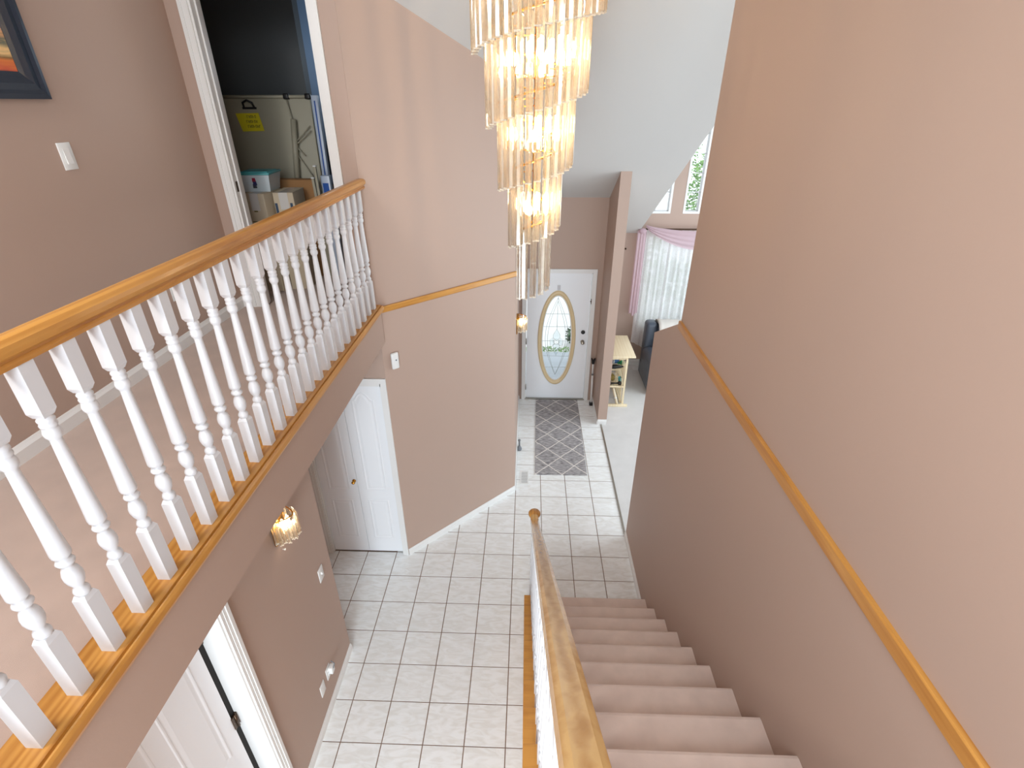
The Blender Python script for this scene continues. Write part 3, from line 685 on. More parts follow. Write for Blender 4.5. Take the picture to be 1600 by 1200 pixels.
nh = MB().lathe([(.004, 0), (.004, .012), (.007, .013), (.006, .017), (0, .018)], (-1.367, -.086, 1.736), 8, 'x'); tag(nh.build('wall_hook', M['plastic']), 'tiny white hook in the wall below the sconce', 'hook')

# ------------------------------------------------------------------ framed picture
fp = empty('framed_picture', (-2.15, .348, 4.157)); tag(fp, 'picture in dark blue frame with striped sunset landscape', 'picture')
M['navy'] = mat('dark_blue_frame', S(26, 38, 54), .3, bump=.05)
W_, H_, b_ = .62, .75, .105
f_ = MB()
def frame_piece(p0, p1, inward):
    pr = [(0, 0), (0, .034), (.02, .038), (.035, .03), (.06, .033), (.085, .022), (b_, .016), (b_, 0)]
    p0 = Vector(p0); p1 = Vector(p1); inn_ = Vector(inward); d = (p1-p0).normalized()
    vs = [(p+inn_*a+d*(a if k == 0 else -a)+Vector((h, 0, 0)))[:] for k, p in enumerate((p0, p1)) for a, h in pr]; n = len(pr)
    f_.add(vs, [(i, (i+1) % n, n+(i+1) % n, n+i) for i in range(n)])
frame_piece((0, 0, 0), (0, -W_, 0), (0, 0, 1)); frame_piece((0, 0, H_), (0, -W_, H_), (0, 0, -1)); frame_piece((0, 0, 0), (0, 0, H_), (0, -1, 0)); frame_piece((0, -W_, 0), (0, -W_, H_), (0, 1, 0))
f_.build('frame', M['navy'], fp)
def art():
    m = mat('sunset_print', S(200, 150, 100), .4); N = m.node_tree.nodes; L = m.node_tree.links; b = N['Principled BSDF']
    tc = N.new('ShaderNodeTexCoord'); mp = N.new('ShaderNodeMapping'); mp.inputs['Scale'].default_value = (1, .8, 6); L.new(tc.outputs['Object'], mp.inputs[0])
    n = N.new('ShaderNodeTexNoise'); n.inputs['Scale'].default_value = 5; n.inputs['Detail'].default_value = 5; L.new(mp.outputs[0], n.inputs[0])
    sp = N.new('ShaderNodeSeparateXYZ'); L.new(tc.outputs['Object'], sp.inputs[0])
    ma = N.new('ShaderNodeMath'); ma.operation = 'MULTIPLY_ADD'; ma.inputs[1].default_value = .12; L.new(n.outputs[0], ma.inputs[0]); L.new(sp.outputs[2], ma.inputs[2])
    mr = N.new('ShaderNodeMapRange'); mr.inputs[1].default_value = .15; mr.inputs[2].default_value = .55; L.new(ma.outputs[0], mr.inputs[0])
    cr = N.new('ShaderNodeValToRGB'); e = cr.color_ramp.elements; e[0].position = 0; e[0].color = S(60, 30, 30); e[1].position = 1; e[1].color = S(70, 90, 110)
    for p, c in ((.06, S(196, 84, 50)), (.13, S(214, 120, 50)), (.2, S(120, 92, 50)), (.25, S(230, 190, 130)), (.32, S(90, 96, 80)), (.38, S(214, 160, 110)), (.46, S(70, 94, 130)), (.55, S(170, 170, 150)), (.62, S(110, 120, 110)), (.7, S(200, 200, 205))):
        x = e.new(p); x.color = c
    L.new(mr.outputs[0], cr.inputs[0]); L.new(cr.outputs[0], b.inputs['Base Color']); return m
MB().box(.004, -W_+b_, b_, .014, -b_, H_-b_).build('print', art(), fp)

# ------------------------------------------------------------------ rug, vents, stop, security bar
def rug_mat():
    m = mat('grey_trellis_rug', S(120, 118, 120), .95); N = m.node_tree.nodes; L = m.node_tree.links; b = N['Principled BSDF']
    tc = N.new('ShaderNodeTexCoord'); sp = N.new('ShaderNodeSeparateXYZ'); L.new(tc.outputs['Object'], sp.inputs[0])
    def mth(op, a, b_=None):
        q = N.new('ShaderNodeMath'); q.operation = op
        for i, v in enumerate((a, b_)):
            if v is None: continue
            if isinstance(v, (int, float)): q.inputs[i].default_value = v
            else: L.new(v, q.inputs[i])
        return q.outputs[0]
    nz = N.new('ShaderNodeTexNoise'); nz.inputs['Scale'].default_value = 9; L.new(tc.outputs['Object'], nz.inputs[0])
    wob = mth('MULTIPLY', mth('SUBTRACT', nz.outputs[0], .5), .10)
    u = mth('DIVIDE', mth('SUBTRACT', sp.outputs[0], .412), .336); v = mth('DIVIDE', mth('SUBTRACT', sp.outputs[1], 3.757), .36)
    d = []
    for q in (mth('ADD', u, v), mth('SUBTRACT', u, v)):
        fr_ = mth('FRACT', mth('ADD', mth('ADD', q, wob), 50.5)); d.append(mth('ABSOLUTE', mth('SUBTRACT', fr_, .5)))
    line = mth('LESS_THAN', mth('MINIMUM', d[0], d[1]), .027)
    mp = N.new('ShaderNodeMapping'); mp.inputs['Scale'].default_value = (10, 70, 10); L.new(tc.outputs['Object'], mp.inputs[0])
    n2 = N.new('ShaderNodeTexNoise'); n2.inputs['Scale'].default_value = 1.6; n2.inputs['Detail'].default_value = 5; L.new(mp.outputs[0], n2.inputs[0])
    cr = N.new('ShaderNodeValToRGB'); e = cr.color_ramp.elements; e[0].position = .32; e[0].color = S(92, 89, 92); e[1].position = .66; e[1].color = S(188, 185, 186); L.new(n2.outputs[0], cr.inputs[0])
    mx = N.new('ShaderNodeMixRGB'); L.new(line, mx.inputs[0]); L.new(cr.outputs[0], mx.inputs[1]); mx.inputs[2].default_value = S(214, 209, 204)
    L.new(mx.outputs[0], b.inputs['Base Color']); bp = N.new('ShaderNodeBump'); bp.inputs['Strength'].default_value = .5; bp.inputs['Distance'].default_value = .004
    L.new(n2.outputs[0], bp.inputs['Height']); L.new(bp.outputs[0], b.inputs['Normal']); return m
rg = MB().prism([(.237, 2.85, .001), (.899, 2.853, .001), (.915, 4.72, .001), (.262, 4.72, .001)], (0, 0, .009))
tag(rg.build('runner_rug', rug_mat()), 'grey runner rug with pale diamond trellis before the front door', 'rug')
def vent(loc, w_, d_, label):
    s = empty('floor_vent', loc); tag(s, label, 'floor vent', 'white floor registers')
    f = MB().box(-w_/2, -d_/2, 0, -w_/2+.014, d_/2, .005).box(w_/2-.014, -d_/2, 0, w_/2, d_/2, .005).box(-w_/2+.014, -d_/2, 0, w_/2-.014, -d_/2+.018, .005).box(-w_/2+.014, d_/2-.018, 0, w_/2-.014, d_/2, .005); f.build('rim', M['plastic'], s)
    MB().box(-w_/2+.014, -d_/2+.018, .0003, w_/2-.014, d_/2-.018, .001).build('duct', M['dark'], s)
    n = int((d_-.036)/.016)
    me = MB().box(-w_/2+.014, -.005, .001, w_/2-.014, .005, .004).mesh('slat'); me.materials.append(M['plastic'])
    for i in range(n): put('slat', me, s, (0, -d_/2+.026+i*.016, 0))
vent((.104, 2.79, .001), .105, .26, 'white floor register on the tiles near the left wall')
vent((2.12, 5.86, .009), .26, .1, 'white floor register by the living room baseboard')
ds = empty('door_stop', (.028, 3.38, 0)); tag(ds, 'small grey upright door stop on the tiles by the left wall', 'door stop')
MB().lathe([(.028, 0), (.034, .01), (.033, .03), (.02, .055), (.013, .075)], n=16).build('base', M['grey'], ds); MB().lathe([(.012, .07), (.011, .14), (.017, .15), (.018, .165), (.010, .172), (0, .173)], n=12).build('handle', M['grey'], ds)
sb_ = empty('security_bar', (1.122, 4.60, 0)); tag(sb_, 'white door security bar with black ends leaning in the corner', 'security bar')
q0 = Vector((0, 0, .02)); q1 = Vector((-.005, .10, .70))
MB().tube([q0, q0.lerp(q1, .72)], .015, 10).build('lower_tube', M['plastic'], sb_); MB().tube([q0.lerp(q1, .7), q1], .012, 10).build('upper_tube', M['plastic'], sb_)
MB().tube([q0.lerp(q1, .69), q0.lerp(q1, .73)], .018, 10).build('collar', M['grey'], sb_)
MB().box(-.026, -.03, 0, .026, .03, .05, .008).build('rubber_foot', M['black'], sb_)
MB().prism([(q1.x-.018, q1.y-.02, q1.z-.03), (q1.x+.018, q1.y-.02, q1.z-.03), (q1.x+.032, q1.y-.02, q1.z+.06), (q1.x+.012, q1.y-.02, q1.z+.05), (q1.x, q1.y-.02, q1.z+.02), (q1.x-.012, q1.y-.02, q1.z+.05), (q1.x-.032, q1.y-.02, q1.z+.06)], (0, .035, 0)).build('yoke', M['black'], sb_)

# ------------------------------------------------------------------ living room: rack table
rt = empty('rack_table', (1.53, 4.97, .008)); tag(rt, 'pale pine narrow rack table behind the divider wall', 'table')
x0, x1, y0, y1 = -.225, .195, -.40, .405
MB().box(x0, y0, .822, x1, y1, .845, .004).build('tabletop', M['pine'], rt)
for yy in (-.37, .37):
    for xx in (-.19, .075): MB().box(xx-.014, yy-.018, .03, xx+.014, yy+.018, .822).build('leg', M['pine'], rt)
    MB().box(-.225, yy-.06, 0, .145, yy-.02, .035, .003).build('foot', M['pine'], rt)
    MB().box(-.19, yy-.01, .79, .075, yy+.01, .82).build('rail', M['pine'], rt)
for z in (.33, .60):
    for xx in (-.185, .07): MB().box(xx-.008, -.37, z-.012, xx+.008, .37, z+.012).build('rail', M['pine'], rt)
    if z < .5: MB().box(-.19, -.385, z-.012, .075, -.355, z+.012).build('rail', M['pine'], rt)
    for k in range(9): MB().box(-.19, -.34+k*.082, z-.003, .075, -.325+k*.082, z+.004).build('slat', M['pine'], rt)
# things on its shelves
def small_thing(name, label, cat, loc, parts):
    e = empty(name, loc); tag(e, label, cat)
    for pn_, mb_, mt in parts: mb_.build(pn_, mt, e)
BX = lambda *a, **k: MB().box(*a, **k)
M['green'] = mat('green_fabric', S(40, 140, 96), .7); M['teal'] = mat('teal_plastic', S(84, 170, 176), .4); M['bluefab'] = mat('blue_fabric', S(70, 110, 160), .8)
M['olive'] = mat('olive_fabric', S(140, 120, 60), .8); M['cream'] = mat('cream_card', S(216, 204, 178), .7)
zs = .008+.604
small_thing('folded_umbrella', 'black folded umbrella on the rack table, upper shelf', 'umbrella', (1.44, 4.66, zs+.03), [('canopy', MB().tube([(-.07, 0, 0), (.0, .0, .003), (.11, .01, 0)], [.026, .036, .02], 8), M['black']), ('handle', MB().tube([(.11, .01, 0), (.15, .012, 0)], .012, 8), M['black'])])
small_thing('gift_bow', 'green curled bow on the rack table, upper shelf', 'bow', (1.56, 4.78, zs), [('loops', MB().ico((0, 0, .042), .042, 1, (1, 1, .9)).ico((.04, .02, .03), .022, 1).ico((-.04, .01, .03), .022, 1), M['green']), ('knot', MB().ico((0, 0, .07), .012, 1), M['green'])])
small_thing('rolled_cloth', 'rolled blue cloth on the rack table, upper shelf', 'cloth', (1.45, 4.84, zs+.032), [('roll', MB().tube([(-.08, 0, 0), (.08, 0, 0)], .03, 10), M['bluefab']), ('band', MB().tube([(-.01, 0, 0), (.01, 0, 0)], .0315, 10), M['plastic'])])
small_thing('dark_pouch', 'dark pouch at the back of the rack table, upper shelf', 'pouch', (1.5, 5.0, zs), [('bag', BX(-.09, -.05, 0, .09, .05, .09, bev=.02), M['black']), ('flap', BX(-.085, -.054, .05, .085, .02, .094, bev=.01), M['bronze'])])
zs = .008+.334
small_thing('olive_pouch', 'olive pouch on the rack table, lower shelf', 'pouch', (1.42, 4.82, zs), [('bag', BX(-.06, -.06, 0, .06, .06, .08, bev=.02), M['olive']), ('flap', BX(-.062, -.064, .05, .062, .0, .084, bev=.01), M['olive'])])
small_thing('blue_cup', 'small pale blue cup on the rack table, lower shelf', 'cup', (1.56, 4.74, zs), [('body', MB().lathe([(.026, 0), (.034, .08), (.032, .08), (.025, .004)], n=14), M['teal']), ('handle', MB().tube([(.032, 0, .065), (.05, 0, .05), (.03, 0, .025)], .004, 6), M['teal'])])
small_thing('hand_weight', 'black dumbbell hanging low in front of the rack table legs', 'dumbbell', (1.46, 4.64, .008+.334), [('bar', MB().tube([(-.06, 0, .03), (.06, 0, .03)], .012, 8), M['black']), ('weight', MB().lathe([(.028, -.1), (.032, -.09), (.032, -.065), (.028, -.055)], (0, 0, .03), 12, 'x'), M['black']), ('weight', MB().lathe([(.028, .055), (.032, .065), (.032, .09), (.028, .1)], (0, 0, .03), 12, 'x'), M['black'])])
small_thing('paper_roll', 'long cream paper roll leaning inside the rack table', 'paper roll', (1.53, 4.585, .008), [('roll', MB().tube([(0, 0, .002), (-.085, .02, .30)], .019, 12), M['cream']), ('band', MB().tube([(-.036, .0087, .13), (-.042, .0097, .145)], .0205, 12), M['plastic'])])
mesh_l = {}
for sgn in (-1, 1):
    for k in range(9):
        y = -.34+k*.07; a = Vector((.008*sgn+.045, y, .05)); b = Vector((.008*sgn+.045, y+.12*sgn, .77))
        MB().prism([(a.x-.004, a.y-.006, a.z), (a.x+.004, a.y-.006, a.z), (a.x+.004, a.y+.006, a.z), (a.x-.004, a.y+.006, a.z)], b-a).build('lattice_slat', M['pine'], rt)
MB().box(.03, -.35, .02, .06, .37, .05).build('bottom_rail', M['pine'], rt)

# ------------------------------------------------------------------ sofa
M['leather'] = mat('dark_blue_grey_leather', S(74, 82, 95), .3, bump=.25, bscale=30, var=.12, vscale=5)
M['throw'] = mat('pale_knit_throw', S(214, 210, 204), .95, bump=.6, bscale=120)
sf = empty('recliner_sofa', (2.97, 5.33, .008)); tag(sf, 'dark blue grey leather sofa in front of the lace curtain', 'sofa')
def soft(x0, y0, z0, x1, y1, z1, b):
    bm = bmesh.new(); bmesh.ops.create_cube(bm, size=1)
    for v in bm.verts: v.co = Vector(((x0+x1)/2+v.co.x*(x1-x0), (y0+y1)/2+v.co.y*(y1-y0), (z0+z1)/2+v.co.z*(z1-z0)))
    bmesh.ops.bevel(bm, geom=bm.edges[:], offset=b, segments=4, affect='EDGES', profile=.5); return MB().bm(bm, True)
soft(-.92, -.42, .03, .92, .40, .28, .03).build('base', M['leather'], sf)
for sx in (-1, 1):
    soft(min(sx*.94, sx*.72), -.44, .05, max(sx*.96, sx*.70), .26, .60, .11).build('arm', M['leather'], sf)
    soft(min(sx*.91, sx*.72), .20, .05, max(sx*.91, sx*.72), .44, .99, .06).build('back_wing', M['leather'], sf)
for k in range(2):
    soft(-.72+k*.72, -.46, .27, .0+k*.72, .22, .47, .06).build('seat_cushion', M['leather'], sf); soft(-.73+k*.73, .12, .42, .0+k*.73, .40, .98, .08).build('back_cushion', M['leather'], sf)
for x, y in ((-.85, -.38), (.85, -.38), (-.85, .35), (.85, .35)): MB().lathe([(.02, 0), (.025, .05)], (x, y, 0), 10).build('foot', M['black'], sf)
th = empty('throw_blanket', (2.62, 5.6, .99)); tag(th, 'pale knitted throw draped over the sofa back', 'blanket')
tb = MB(); pf = [(.17, -.45), (.165, -.2), (.14, -.0), (.08, .02), (.0, .026), (-.10, .01), (-.17, -.06), (-.19, -.22), (-.19, -.42)]
nx_ = 14
vs = []; 
for i in range(nx_+1):
    for a, b in pf: vs.append((-.38+.76*i/nx_, a+.008*sin(i*1.7), b+.006*sin(i*2.3)))
m_ = len(pf); tb.add(vs, [(i*m_+j, (i+1)*m_+j, (i+1)*m_+j+1, i*m_+j+1) for i in range(nx_) for j in range(m_-1)], True)
to = tb.build('cloth', M['throw'], th); sm_ = to.modifiers.new('solid', 'SOLIDIFY'); sm_.thickness = .01; sm_.offset = 1
cu = empty('aqua_cushion', (2.33, 5.22, .52)); tag(cu, 'aqua cushion tucked beside the sofa arm', 'cushion')
soft(-.1, -.12, -.02, .17, .1, .16, .05).build('cover', mat('aqua_fabric', S(96, 176, 190), .9), cu); MB().tube([(-.09, -.11, .07), (.16, -.11, .07)], .004, 6).build('piping', M['plastic'], cu)

# ------------------------------------------------------------------ curtains
lc = empty('lace_curtain', (2.85, 5.93, .0)); tag(lc, 'white lace curtain hanging in folds before the lower window', 'curtain')
def sheet(x0, x1, zt, zbot, amp, wl, nx_, nz_, yoff=0, seed=0):
    mb = MB(); vs = []
    for j in range(nz_+1):
        v = j/nz_
        for i in range(nx_+1):
            u = i/nx_; x = x0+(x1-x0)*u; zb_ = zbot(u) if callable(zbot) else zbot; zt_ = zt(u) if callable(zt) else zt
            y = yoff+amp*(.35+.65*v)*(sin(x*2*pi/wl+seed)+.45*sin(x*2*pi/wl*1.73+1+seed*2))
            vs.append((x, y, zt_+(zb_-zt_)*v))
    mb.add(vs, [(j*(nx_+1)+i, j*(nx_+1)+i+1, (j+1)*(nx_+1)+i+1, (j+1)*(nx_+1)+i) for j in range(nz_) for i in range(nx_)], True); return mb
sheet(-.94, -.50, 2.40, lambda u: .50-.22*u, .012, .09, 60, 12).build('curtain_panel', M['lace'], lc)
sheet(-.52, .80, 2.40, .25, .022, .11, 180, 12, -.01, 1).build('curtain_panel', M['lace'], lc)
MB().tube([(-1.03, -.03, 2.42), (.95, -.03, 2.42)], .012, 8).build('curtain_rod', M['bronze'], lc)
for x in (-.98, .9): MB().tube([(x, -.03, 2.42), (x, .11, 2.42)], .01, 6).lathe([(.02, .10), (.02, .119)], (x, 0, 2.42), 10, 'y').build('rod_bracket', M['bronze'], lc)
ps = empty('side_scarf', (1.88, 5.88, 0)); tag(ps, 'pink sheer scarf hanging straight down left of the lace curtain', 'scarf')
sheet(-.075, .065, 2.40, lambda u: 1.02+.03*sin(u*9), .012, .045, 30, 10, 0).build('scarf_tail', M['scarf'], ps)
MB().ico((0, -.01, 2.40), .045, 2, (1.4, .8, 1)).build('scarf_knot', M['scarf'], ps)
sw = empty('window_swag', (2.82, 5.86, 0)); tag(sw, 'pink sheer scarf swagged across the top of the lace curtain', 'scarf')
mb = MB(); vs = []; NX, NZ = 60, 14
for j in range(NZ+1):
    v = j/NZ
    for i in range(NX+1):
        u = i/NX; x = -.90+1.8*u; s_ = sin(pi*u)
        zt_ = 2.50-.10*(sin(pi*u)**.7 if u > 0 else 0); dz = .035+.25*s_**.8
        vs.append((x, -.02-.035*s_*sin(v*pi)+.012*sin(v*22+u*3), zt_-dz*v))
mb.add(vs, [(j*(NX+1)+i, j*(NX+1)+i+1, (j+1)*(NX+1)+i+1, (j+1)*(NX+1)+i) for j in range(NZ) for i in range(NX)], True); mb.build('drape', M['scarf'], sw)
MB().lathe([(.01, 0), (.01, .02), (.006, .03), (.012, .045), (0, .05)], (1.291, 5.2, 0), 8, 'x')
hk = MB().lathe([(.014, 0), (.014, .006), (.005, .008), (.005, .03), (.010, .034), (0, .04)], (1.675, 6.048, 2.08), 10, 'y'); hk.v = [(x, 2*6.048-y, z) for x, y, z in hk.v]
tag(hk.build('curtain_tieback_hook', M['bronze']), 'small dark hook on the living room wall left of the pink scarf', 'hook')

# ------------------------------------------------------------------ storage room things
M['tabletop'] = mat('grey_beige_plastic', S(166, 160, 140), .5, bump=.1, bscale=60); M['card'] = mat('brown_cardboard', S(158, 116, 74), .85, var=.06); M['kraft'] = mat('pale_cardboard', S(196, 182, 158), .8, var=.05)
M['silver'] = mat('silver_blue_wrap', S(196, 208, 226), .3); M['markblue'] = mat('faded_blue_ink', S(52, 72, 96), .7); M['royal'] = mat('royal_blue', S(30, 84, 168), .4); M['yellow'] = mat('yellow_sign', S(222, 206, 30), .6); M['tape'] = mat('clear_tape', S(206, 204, 200), .12)
TY = 2.55; TX = -1.77   # right top corner of the table
ft = empty('folding_table', (TX, TY, F-.01), 0); ft.rotation_euler = (radians(-3), 0, 0); tag(ft, 'grey beige folding table standing on edge in the storage room', 'folding table')
TW, TH = .86, 1.495
MB().box(-TW, 0, .0, 0, .03, TH, .006).build('tabletop', M['tabletop'], ft)
MB().tube([(-TW, -.02, TH-.015), (-.0, -.02, TH-.015)], .013, 8).build('edge_rail', M['plastic'], ft).data.materials[0] = M['tabletop']
for x in (-.005, -.19): MB().box(x-.024, -.042, TH-.035, x+.024, -.004, TH+.008, .008).build('bracket', M['black'], ft)
MB().tube([(-.58, -.008, TH-.095), (-.575, -.03, TH-.06), (-.535, -.034, TH-.042), (-.495, -.03, TH-.06), (-.49, -.008, TH-.095)], .009, 8).box(-.595, -.01, TH-.108, -.475, .0, TH-.092).build('carry_handle', M['black'], ft)
MB().tube([(-.15, -.05, 1.31), (-.205, -.05, .80)], .024, 10).build('leg', M['tabletop'], ft)
MB().tube([(-.204, -.05, .81), (-.208, -.05, .77)], .02, 10).build('leg_cap', M['black'], ft)
MB().tube([(-.19, -.03, TH-.04), (-.16, -.045, 1.25)], .006, 6).tube([(-.175, -.05, 1.12), (-.02, -.03, 1.26)], .005, 6).tube([(-.175, -.05, 1.10), (-.02, -.03, 1.22)], .005, 6).tube([(-.18, -.04, 1.05), (-.06, -.03, .85)], .005, 6).tube([(-.17, -.04, 1.1), (-.10, -.03, 1.02)], .005, 6).build('brace', M['tabletop'], ft)
sg = empty('yellow_sign', (TX-.60, TY-.016, F+.0)); sg.rotation_euler = (radians(-3), 0, 0); tag(sg, 'small yellow sign with dark hand lettering stuck on the folding table', 'sign')
MB().prism([(-.06, -.003, 1.345), (.14, -.003, 1.348), (.165, -.003, 1.21), (-.025, -.003, 1.205)], (0, .003, 0)).build('card', M['yellow'], sg)
M['ink'] = mat('brown_ink', S(96, 84, 30), .7)
random.seed(4)
ink = MB()
for row, (z, n, x0_) in enumerate(((1.32, 5, .035), (1.282, 6, .025), (1.245, 7, .03))):
    for k in range(n):
        x = x0_+k*.0165; h = .022
        ink.box(x, -.0045, z-h/2, x+.003, -.003, z+h/2)
        if k % 2: ink.box(x+.003, -.0045, z-.002, x+.011, -.003, z+.001)
        else: ink.box(x+.003, -.0045, z+h/2-.004, x+.010, -.003, z+h/2)
        if k % 3: ink.box(x+.009, -.0045, z-h/2, x+.012, -.003, z+h/2)
tag(ink.build('lettering', M['ink'], sg), kind='stuff')
def carton(loc, w_, d_, h_, rz_, m, label, tape=False, marks=()):
    c = empty('cardboard_box', loc, rz_); tag(c, label, 'box', 'cardboard boxes in the storage room')
    t = .006
    MB().box(-w_/2, -d_/2, 0, w_/2, d_/2, h_-.004, .004).build('body', m, c)
    MB().box(-w_/2, -d_/2, h_-.004, w_/2, -.003, h_).build('flap', m, c); MB().box(-w_/2, .003, h_-.004, w_/2, d_/2, h_).build('flap', m, c)
    if tape: MB().box(-.035, -d_/2-.001, h_-.13, .035, -d_/2, h_+.001).box(-.035, -d_/2-.001, h_, .035, d_/2, h_+.001).build('tape', M['tape'], c)
    for x, z, w2, h2 in marks: MB().box(x, -d_/2-.0008, z, x+w2, -d_/2, z+h2).build('printed_mark', M['markblue'] if w2 < .05 and h2 > .03 else M['ink'], c)
carton((-2.075, 2.06, F-.01), .17, .3, .80, -.04, M['kraft'], 'pale tall cardboard box with shiny tape on top, left of the blue marked box', True, ((-.02, .66, .03, .02), (-.05, .58, .09, .006)))
carton((-1.885, 2.12, F-.01), .16, .3, .80, .10, M['kraft'], 'pale cardboard box with two dark blue marks', True, ((-.075, .64, .02, .08), (.045, .64, .02, .08)))
carton((-2.27, 2.1, F-.01), .18, .2, .69, -.05, M['kraft'], 'lower pale cardboard box beside the storage door jamb')
carton((-2.05, 2.41, F-.01), .58, .1, .85, 0, M['card'], 'wide brown cardboard box against the folding table')
carton((-1.66, 2.88, F-.01), .25, .16, .74, 0, M['card'], 'brown cardboard box behind the right jamb of the storage doorway')
carton((-1.70, 3.45, F-.01), .36, .3, 1.12, 0, M['card'], 'tall brown cardboard box at the back of the storage room')
tt = empty('storage_tote', (-2.10, 2.12, F+.7915), .10); tt.scale = (.62, .9, .85); tag(tt, 'clear plastic tote with teal lid on the cardboard boxes', 'tote')
M['clear'] = mat('milky_plastic', S(204, 216, 222), .25, spec=.5)
tm_ = MB(); b0, b1 = (.17, .13), (.2, .155)
tm_.add([(-b0[0], -b0[1], 0), (b0[0], -b0[1], 0), (b0[0], b0[1], 0), (-b0[0], b0[1], 0), (-b1[0], -b1[1], .15), (b1[0], -b1[1], .15), (b1[0], b1[1], .15), (-b1[0], b1[1], .15)], [(3, 2, 1, 0), (4, 5, 6, 7), (0, 1, 5, 4), (1, 2, 6, 5), (2, 3, 7, 6), (3, 0, 4, 7)])
tm_.build('bin', M['clear'], tt); MB().box(-.21, -.165, .15, .21, .165, .168, .005).box(-.17, -.12, .168, .17, .12, .176).build('lid', M['teal'], tt)
for i, (dx, dz, c_) in enumerate(((0, .09, S(150, 30, 60)), (.004, .06, S(40, 40, 90)), (-.004, .035, S(60, 60, 70)))): MB().prism([(dx-.022, -.152+.0*i, dz), (dx+.022, -.152, dz), (dx+.018, -.152, dz+.035), (dx-.02, -.152, dz+.035)], (0, .012, 0)).build('sticker', mat('sticker_%d' % i, c_, .5), tt)
sc_ = empty('tall_wrapped_panel', (TX+.055, TY-.02, F-.01)); sc_.rotation_euler = (radians(-3), 0, 0); tag(sc_, 'tall silver box with a blue stripe leaning beside the folding table', 'box')
MB().box(-.03, -.02, 0, .025, .03, 1.49, .004).build('carton', M['silver'], sc_); MB().box(-.008, -.0215, .3, .003, -.0195, 1.45).build('stripe', M['royal'], sc_)
lb = empty('blue_label_box', (-1.66, 2.40, F-.01)); tag(lb, 'narrow white box with blue label behind the doorway jamb', 'box')
MB().box(-.04, -.02, 0, .04, .04, .88, .004).build('carton', M['silver'], lb); MB().box(-.025, -.0215, .68, .025, -.0195, .82).build('label', M['royal'], lb)
for k, (x, h, rx) in enumerate(((-1.70, .96, .0), (-1.735, .86, -.02))):
    lt = empty('pale_pole', (x, 2.30+.05*k, F-.01)); lt.rotation_euler = (0, rx, 0); tag(lt, ['pale square pole leaning in the storage room, the taller of two', 'pale square pole leaning in the storage room, the shorter of two'][k], 'pole', 'pale poles in the storage room')
    MB().box(-.011, -.011, 0, .011, .011, h, .002).build('shaft', M['tabletop'], lt); MB().box(-.013, -.013, h, .013, .013, h+.012, .002).build('cap', M['plastic'], lt)
jb = empty('blue_plastic_bag', (-1.70, 2.88, F+.73)); tag(jb, 'crumpled blue and white plastic bag behind the right jamb', 'bag')
MB().ico((0, 0, .06), .085, 2, (1.1, .8, .9)).build('bag', M['bluefab'], jb); MB().ico((0.0, 0, .14), .055, 1, (1.2, .8, .8)).build('knot', M['plastic'], jb)
wb = empty('wooden_board', (-1.70, 3.45, F+1.113)); tag(wb, 'pale wooden board lying on the tall brown box', 'board')
MB().box(-.17, -.14, 0, .18, .14, .02).build('plank', M['pine'], wb); MB().box(-.17, -.142, .02, .18, .14, .036).build('top_cover', mat('rust_orange', S(170, 90, 40), .6), wb)

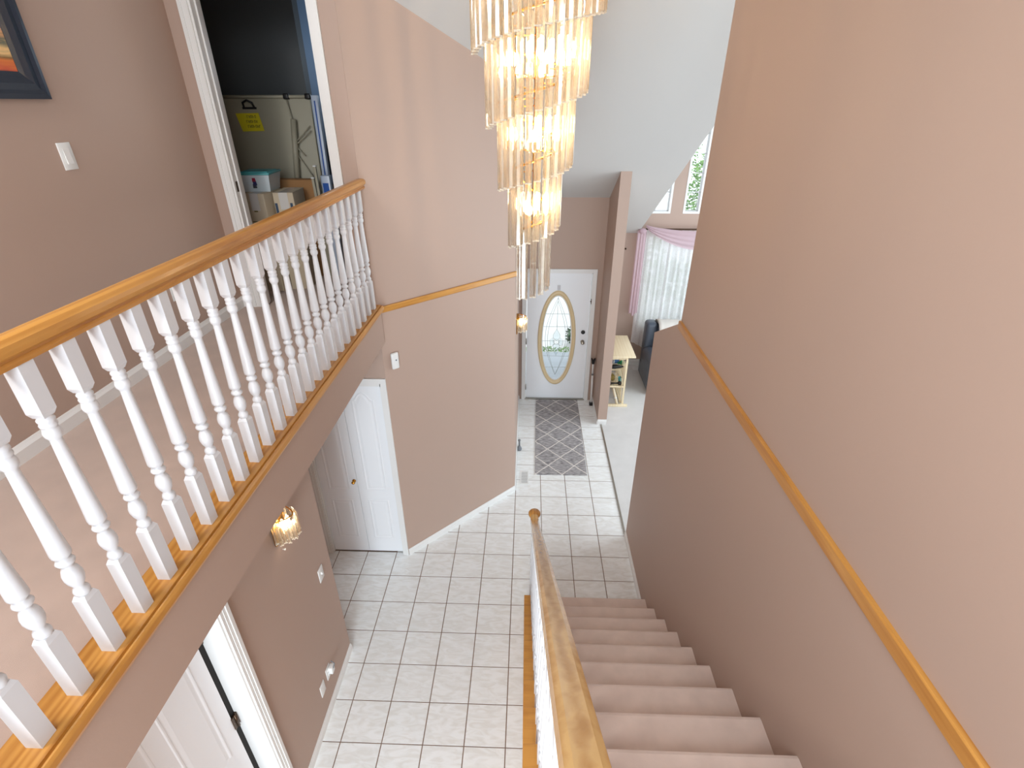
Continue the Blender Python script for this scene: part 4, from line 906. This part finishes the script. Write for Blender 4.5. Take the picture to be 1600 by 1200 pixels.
# ------------------------------------------------------------------ outside
M['concrete'] = mat('pale_concrete', S(222, 222, 220), .9, bump=.3, bscale=40, var=.05); M['porch'] = mat('blue_grey_porch', S(172, 180, 186), .8, bump=.3, bscale=60, var=.1)
struct('ground_outside', MB().box(-8, 6.2, -.25, 14, 30, -.2).box(-8, 4.95, -.25, 1.15, 6.2, -.2), M['concrete'], 'pale driveway outside')
for k in range(22):
    pass
pb = tag(MB().box(-.5, 4.9, -.2, 1.155, 6.74, -.10).build('porch_floor', M['porch']), 'blue grey porch slab outside the front door', kind='structure')
M['leaf'] = mat('green_leaf', S(112, 160, 66), .5, var=.35, vscale=6); M['leafdark'] = mat('dark_green_leaf', S(56, 96, 50), .5, var=.3, vscale=5); M['bark'] = mat('brown_bark', S(110, 92, 76), .9, bump=.8)
def bush(name, loc, blobs, n, leaf, m, label, trunk=None, seed=1):
    rnd = random.Random(seed); e = empty(name, loc); tag(e, label, 'tree' if trunk else 'bush')
    mb = MB(); tot = sum(b[3]**2 for b in blobs)
    for (bx, by, bz, br) in blobs:
        for _ in range(int(n*br*br/tot)):
            d = Vector((rnd.gauss(0, 1), rnd.gauss(0, 1), rnd.gauss(0, 1))).normalized(); p = Vector((bx, by, bz))+d*br*(.55+.5*rnd.random())
            a = Vector((rnd.gauss(0, 1), rnd.gauss(0, 1), rnd.gauss(0, .6))).normalized()*leaf; b_ = a.cross(d).normalized()*leaf*.38
            mb.add([(p-a)[:], (p+b_)[:], (p+a)[:], (p-b_)[:]], [(0, 1, 2, 3)])
    me = bpy.data.meshes.new('foliage'); me.from_pydata(mb.v, [], mb.f); me.materials.append(m); o = put('foliage', me, e); tag(o, kind='stuff')
    if trunk:
        MB().tube([(0, 0, 0), (.05, .03, trunk*.5), (0, 0, trunk)], [.09, .07, .04], 8).build('trunk', M['bark'], e)
        br_ = MB()
        for (bx, by, bz, br) in blobs: br_.tube([(0, 0, trunk*.6), (bx*.6, by*.6, (bz+trunk*.6)/2), (bx, by, bz)], [.04, .025, .012], 6)
        br_.build('branch', M['bark'], e)
    return e
bush('leafy_tree', (4.15, 8.9, -.2), [(-.2, 0, 3.0, .75), (.4, .1, 3.7, .6), (-.35, -.1, 2.4, .6), (.3, 0, 2.8, .7), (.25, 0, 4.3, .4), (.1, -.1, 2.2, .5)], 6000, .05, M['leaf'], 'green leafy tree outside the narrow upper window', 4.0, 3)
bush('hedge_bush', (2.7, 8.9, -.2), [(-.6, 0, .9, .6), (0, 0, 1.0, .7), (.7, 0, .8, .6), (-.2, 0, 1.8, .5)], 2200, .07, M['leaf'], 'yellow green bush seen through the lace curtain', None, 5)
bush('porch_bush', (1.2, 7.2, -.2), [(0, 0, .3, .26), (.2, .1, .5, .25), (-.12, .1, .2, .2)], 1500, .04, M['leafdark'], 'dark bush seen at the right side of the oval door glass', .3, 7)
bush('edging_plants', (.55, 6.9, -.2), [(-.55+.11*k, .02*(k % 3), .07, .05+.01*(k % 3)) for k in range(11)], 700, .02, M['leaf'], 'low edging plants at the end of the porch seen through the door glass', None, 8)
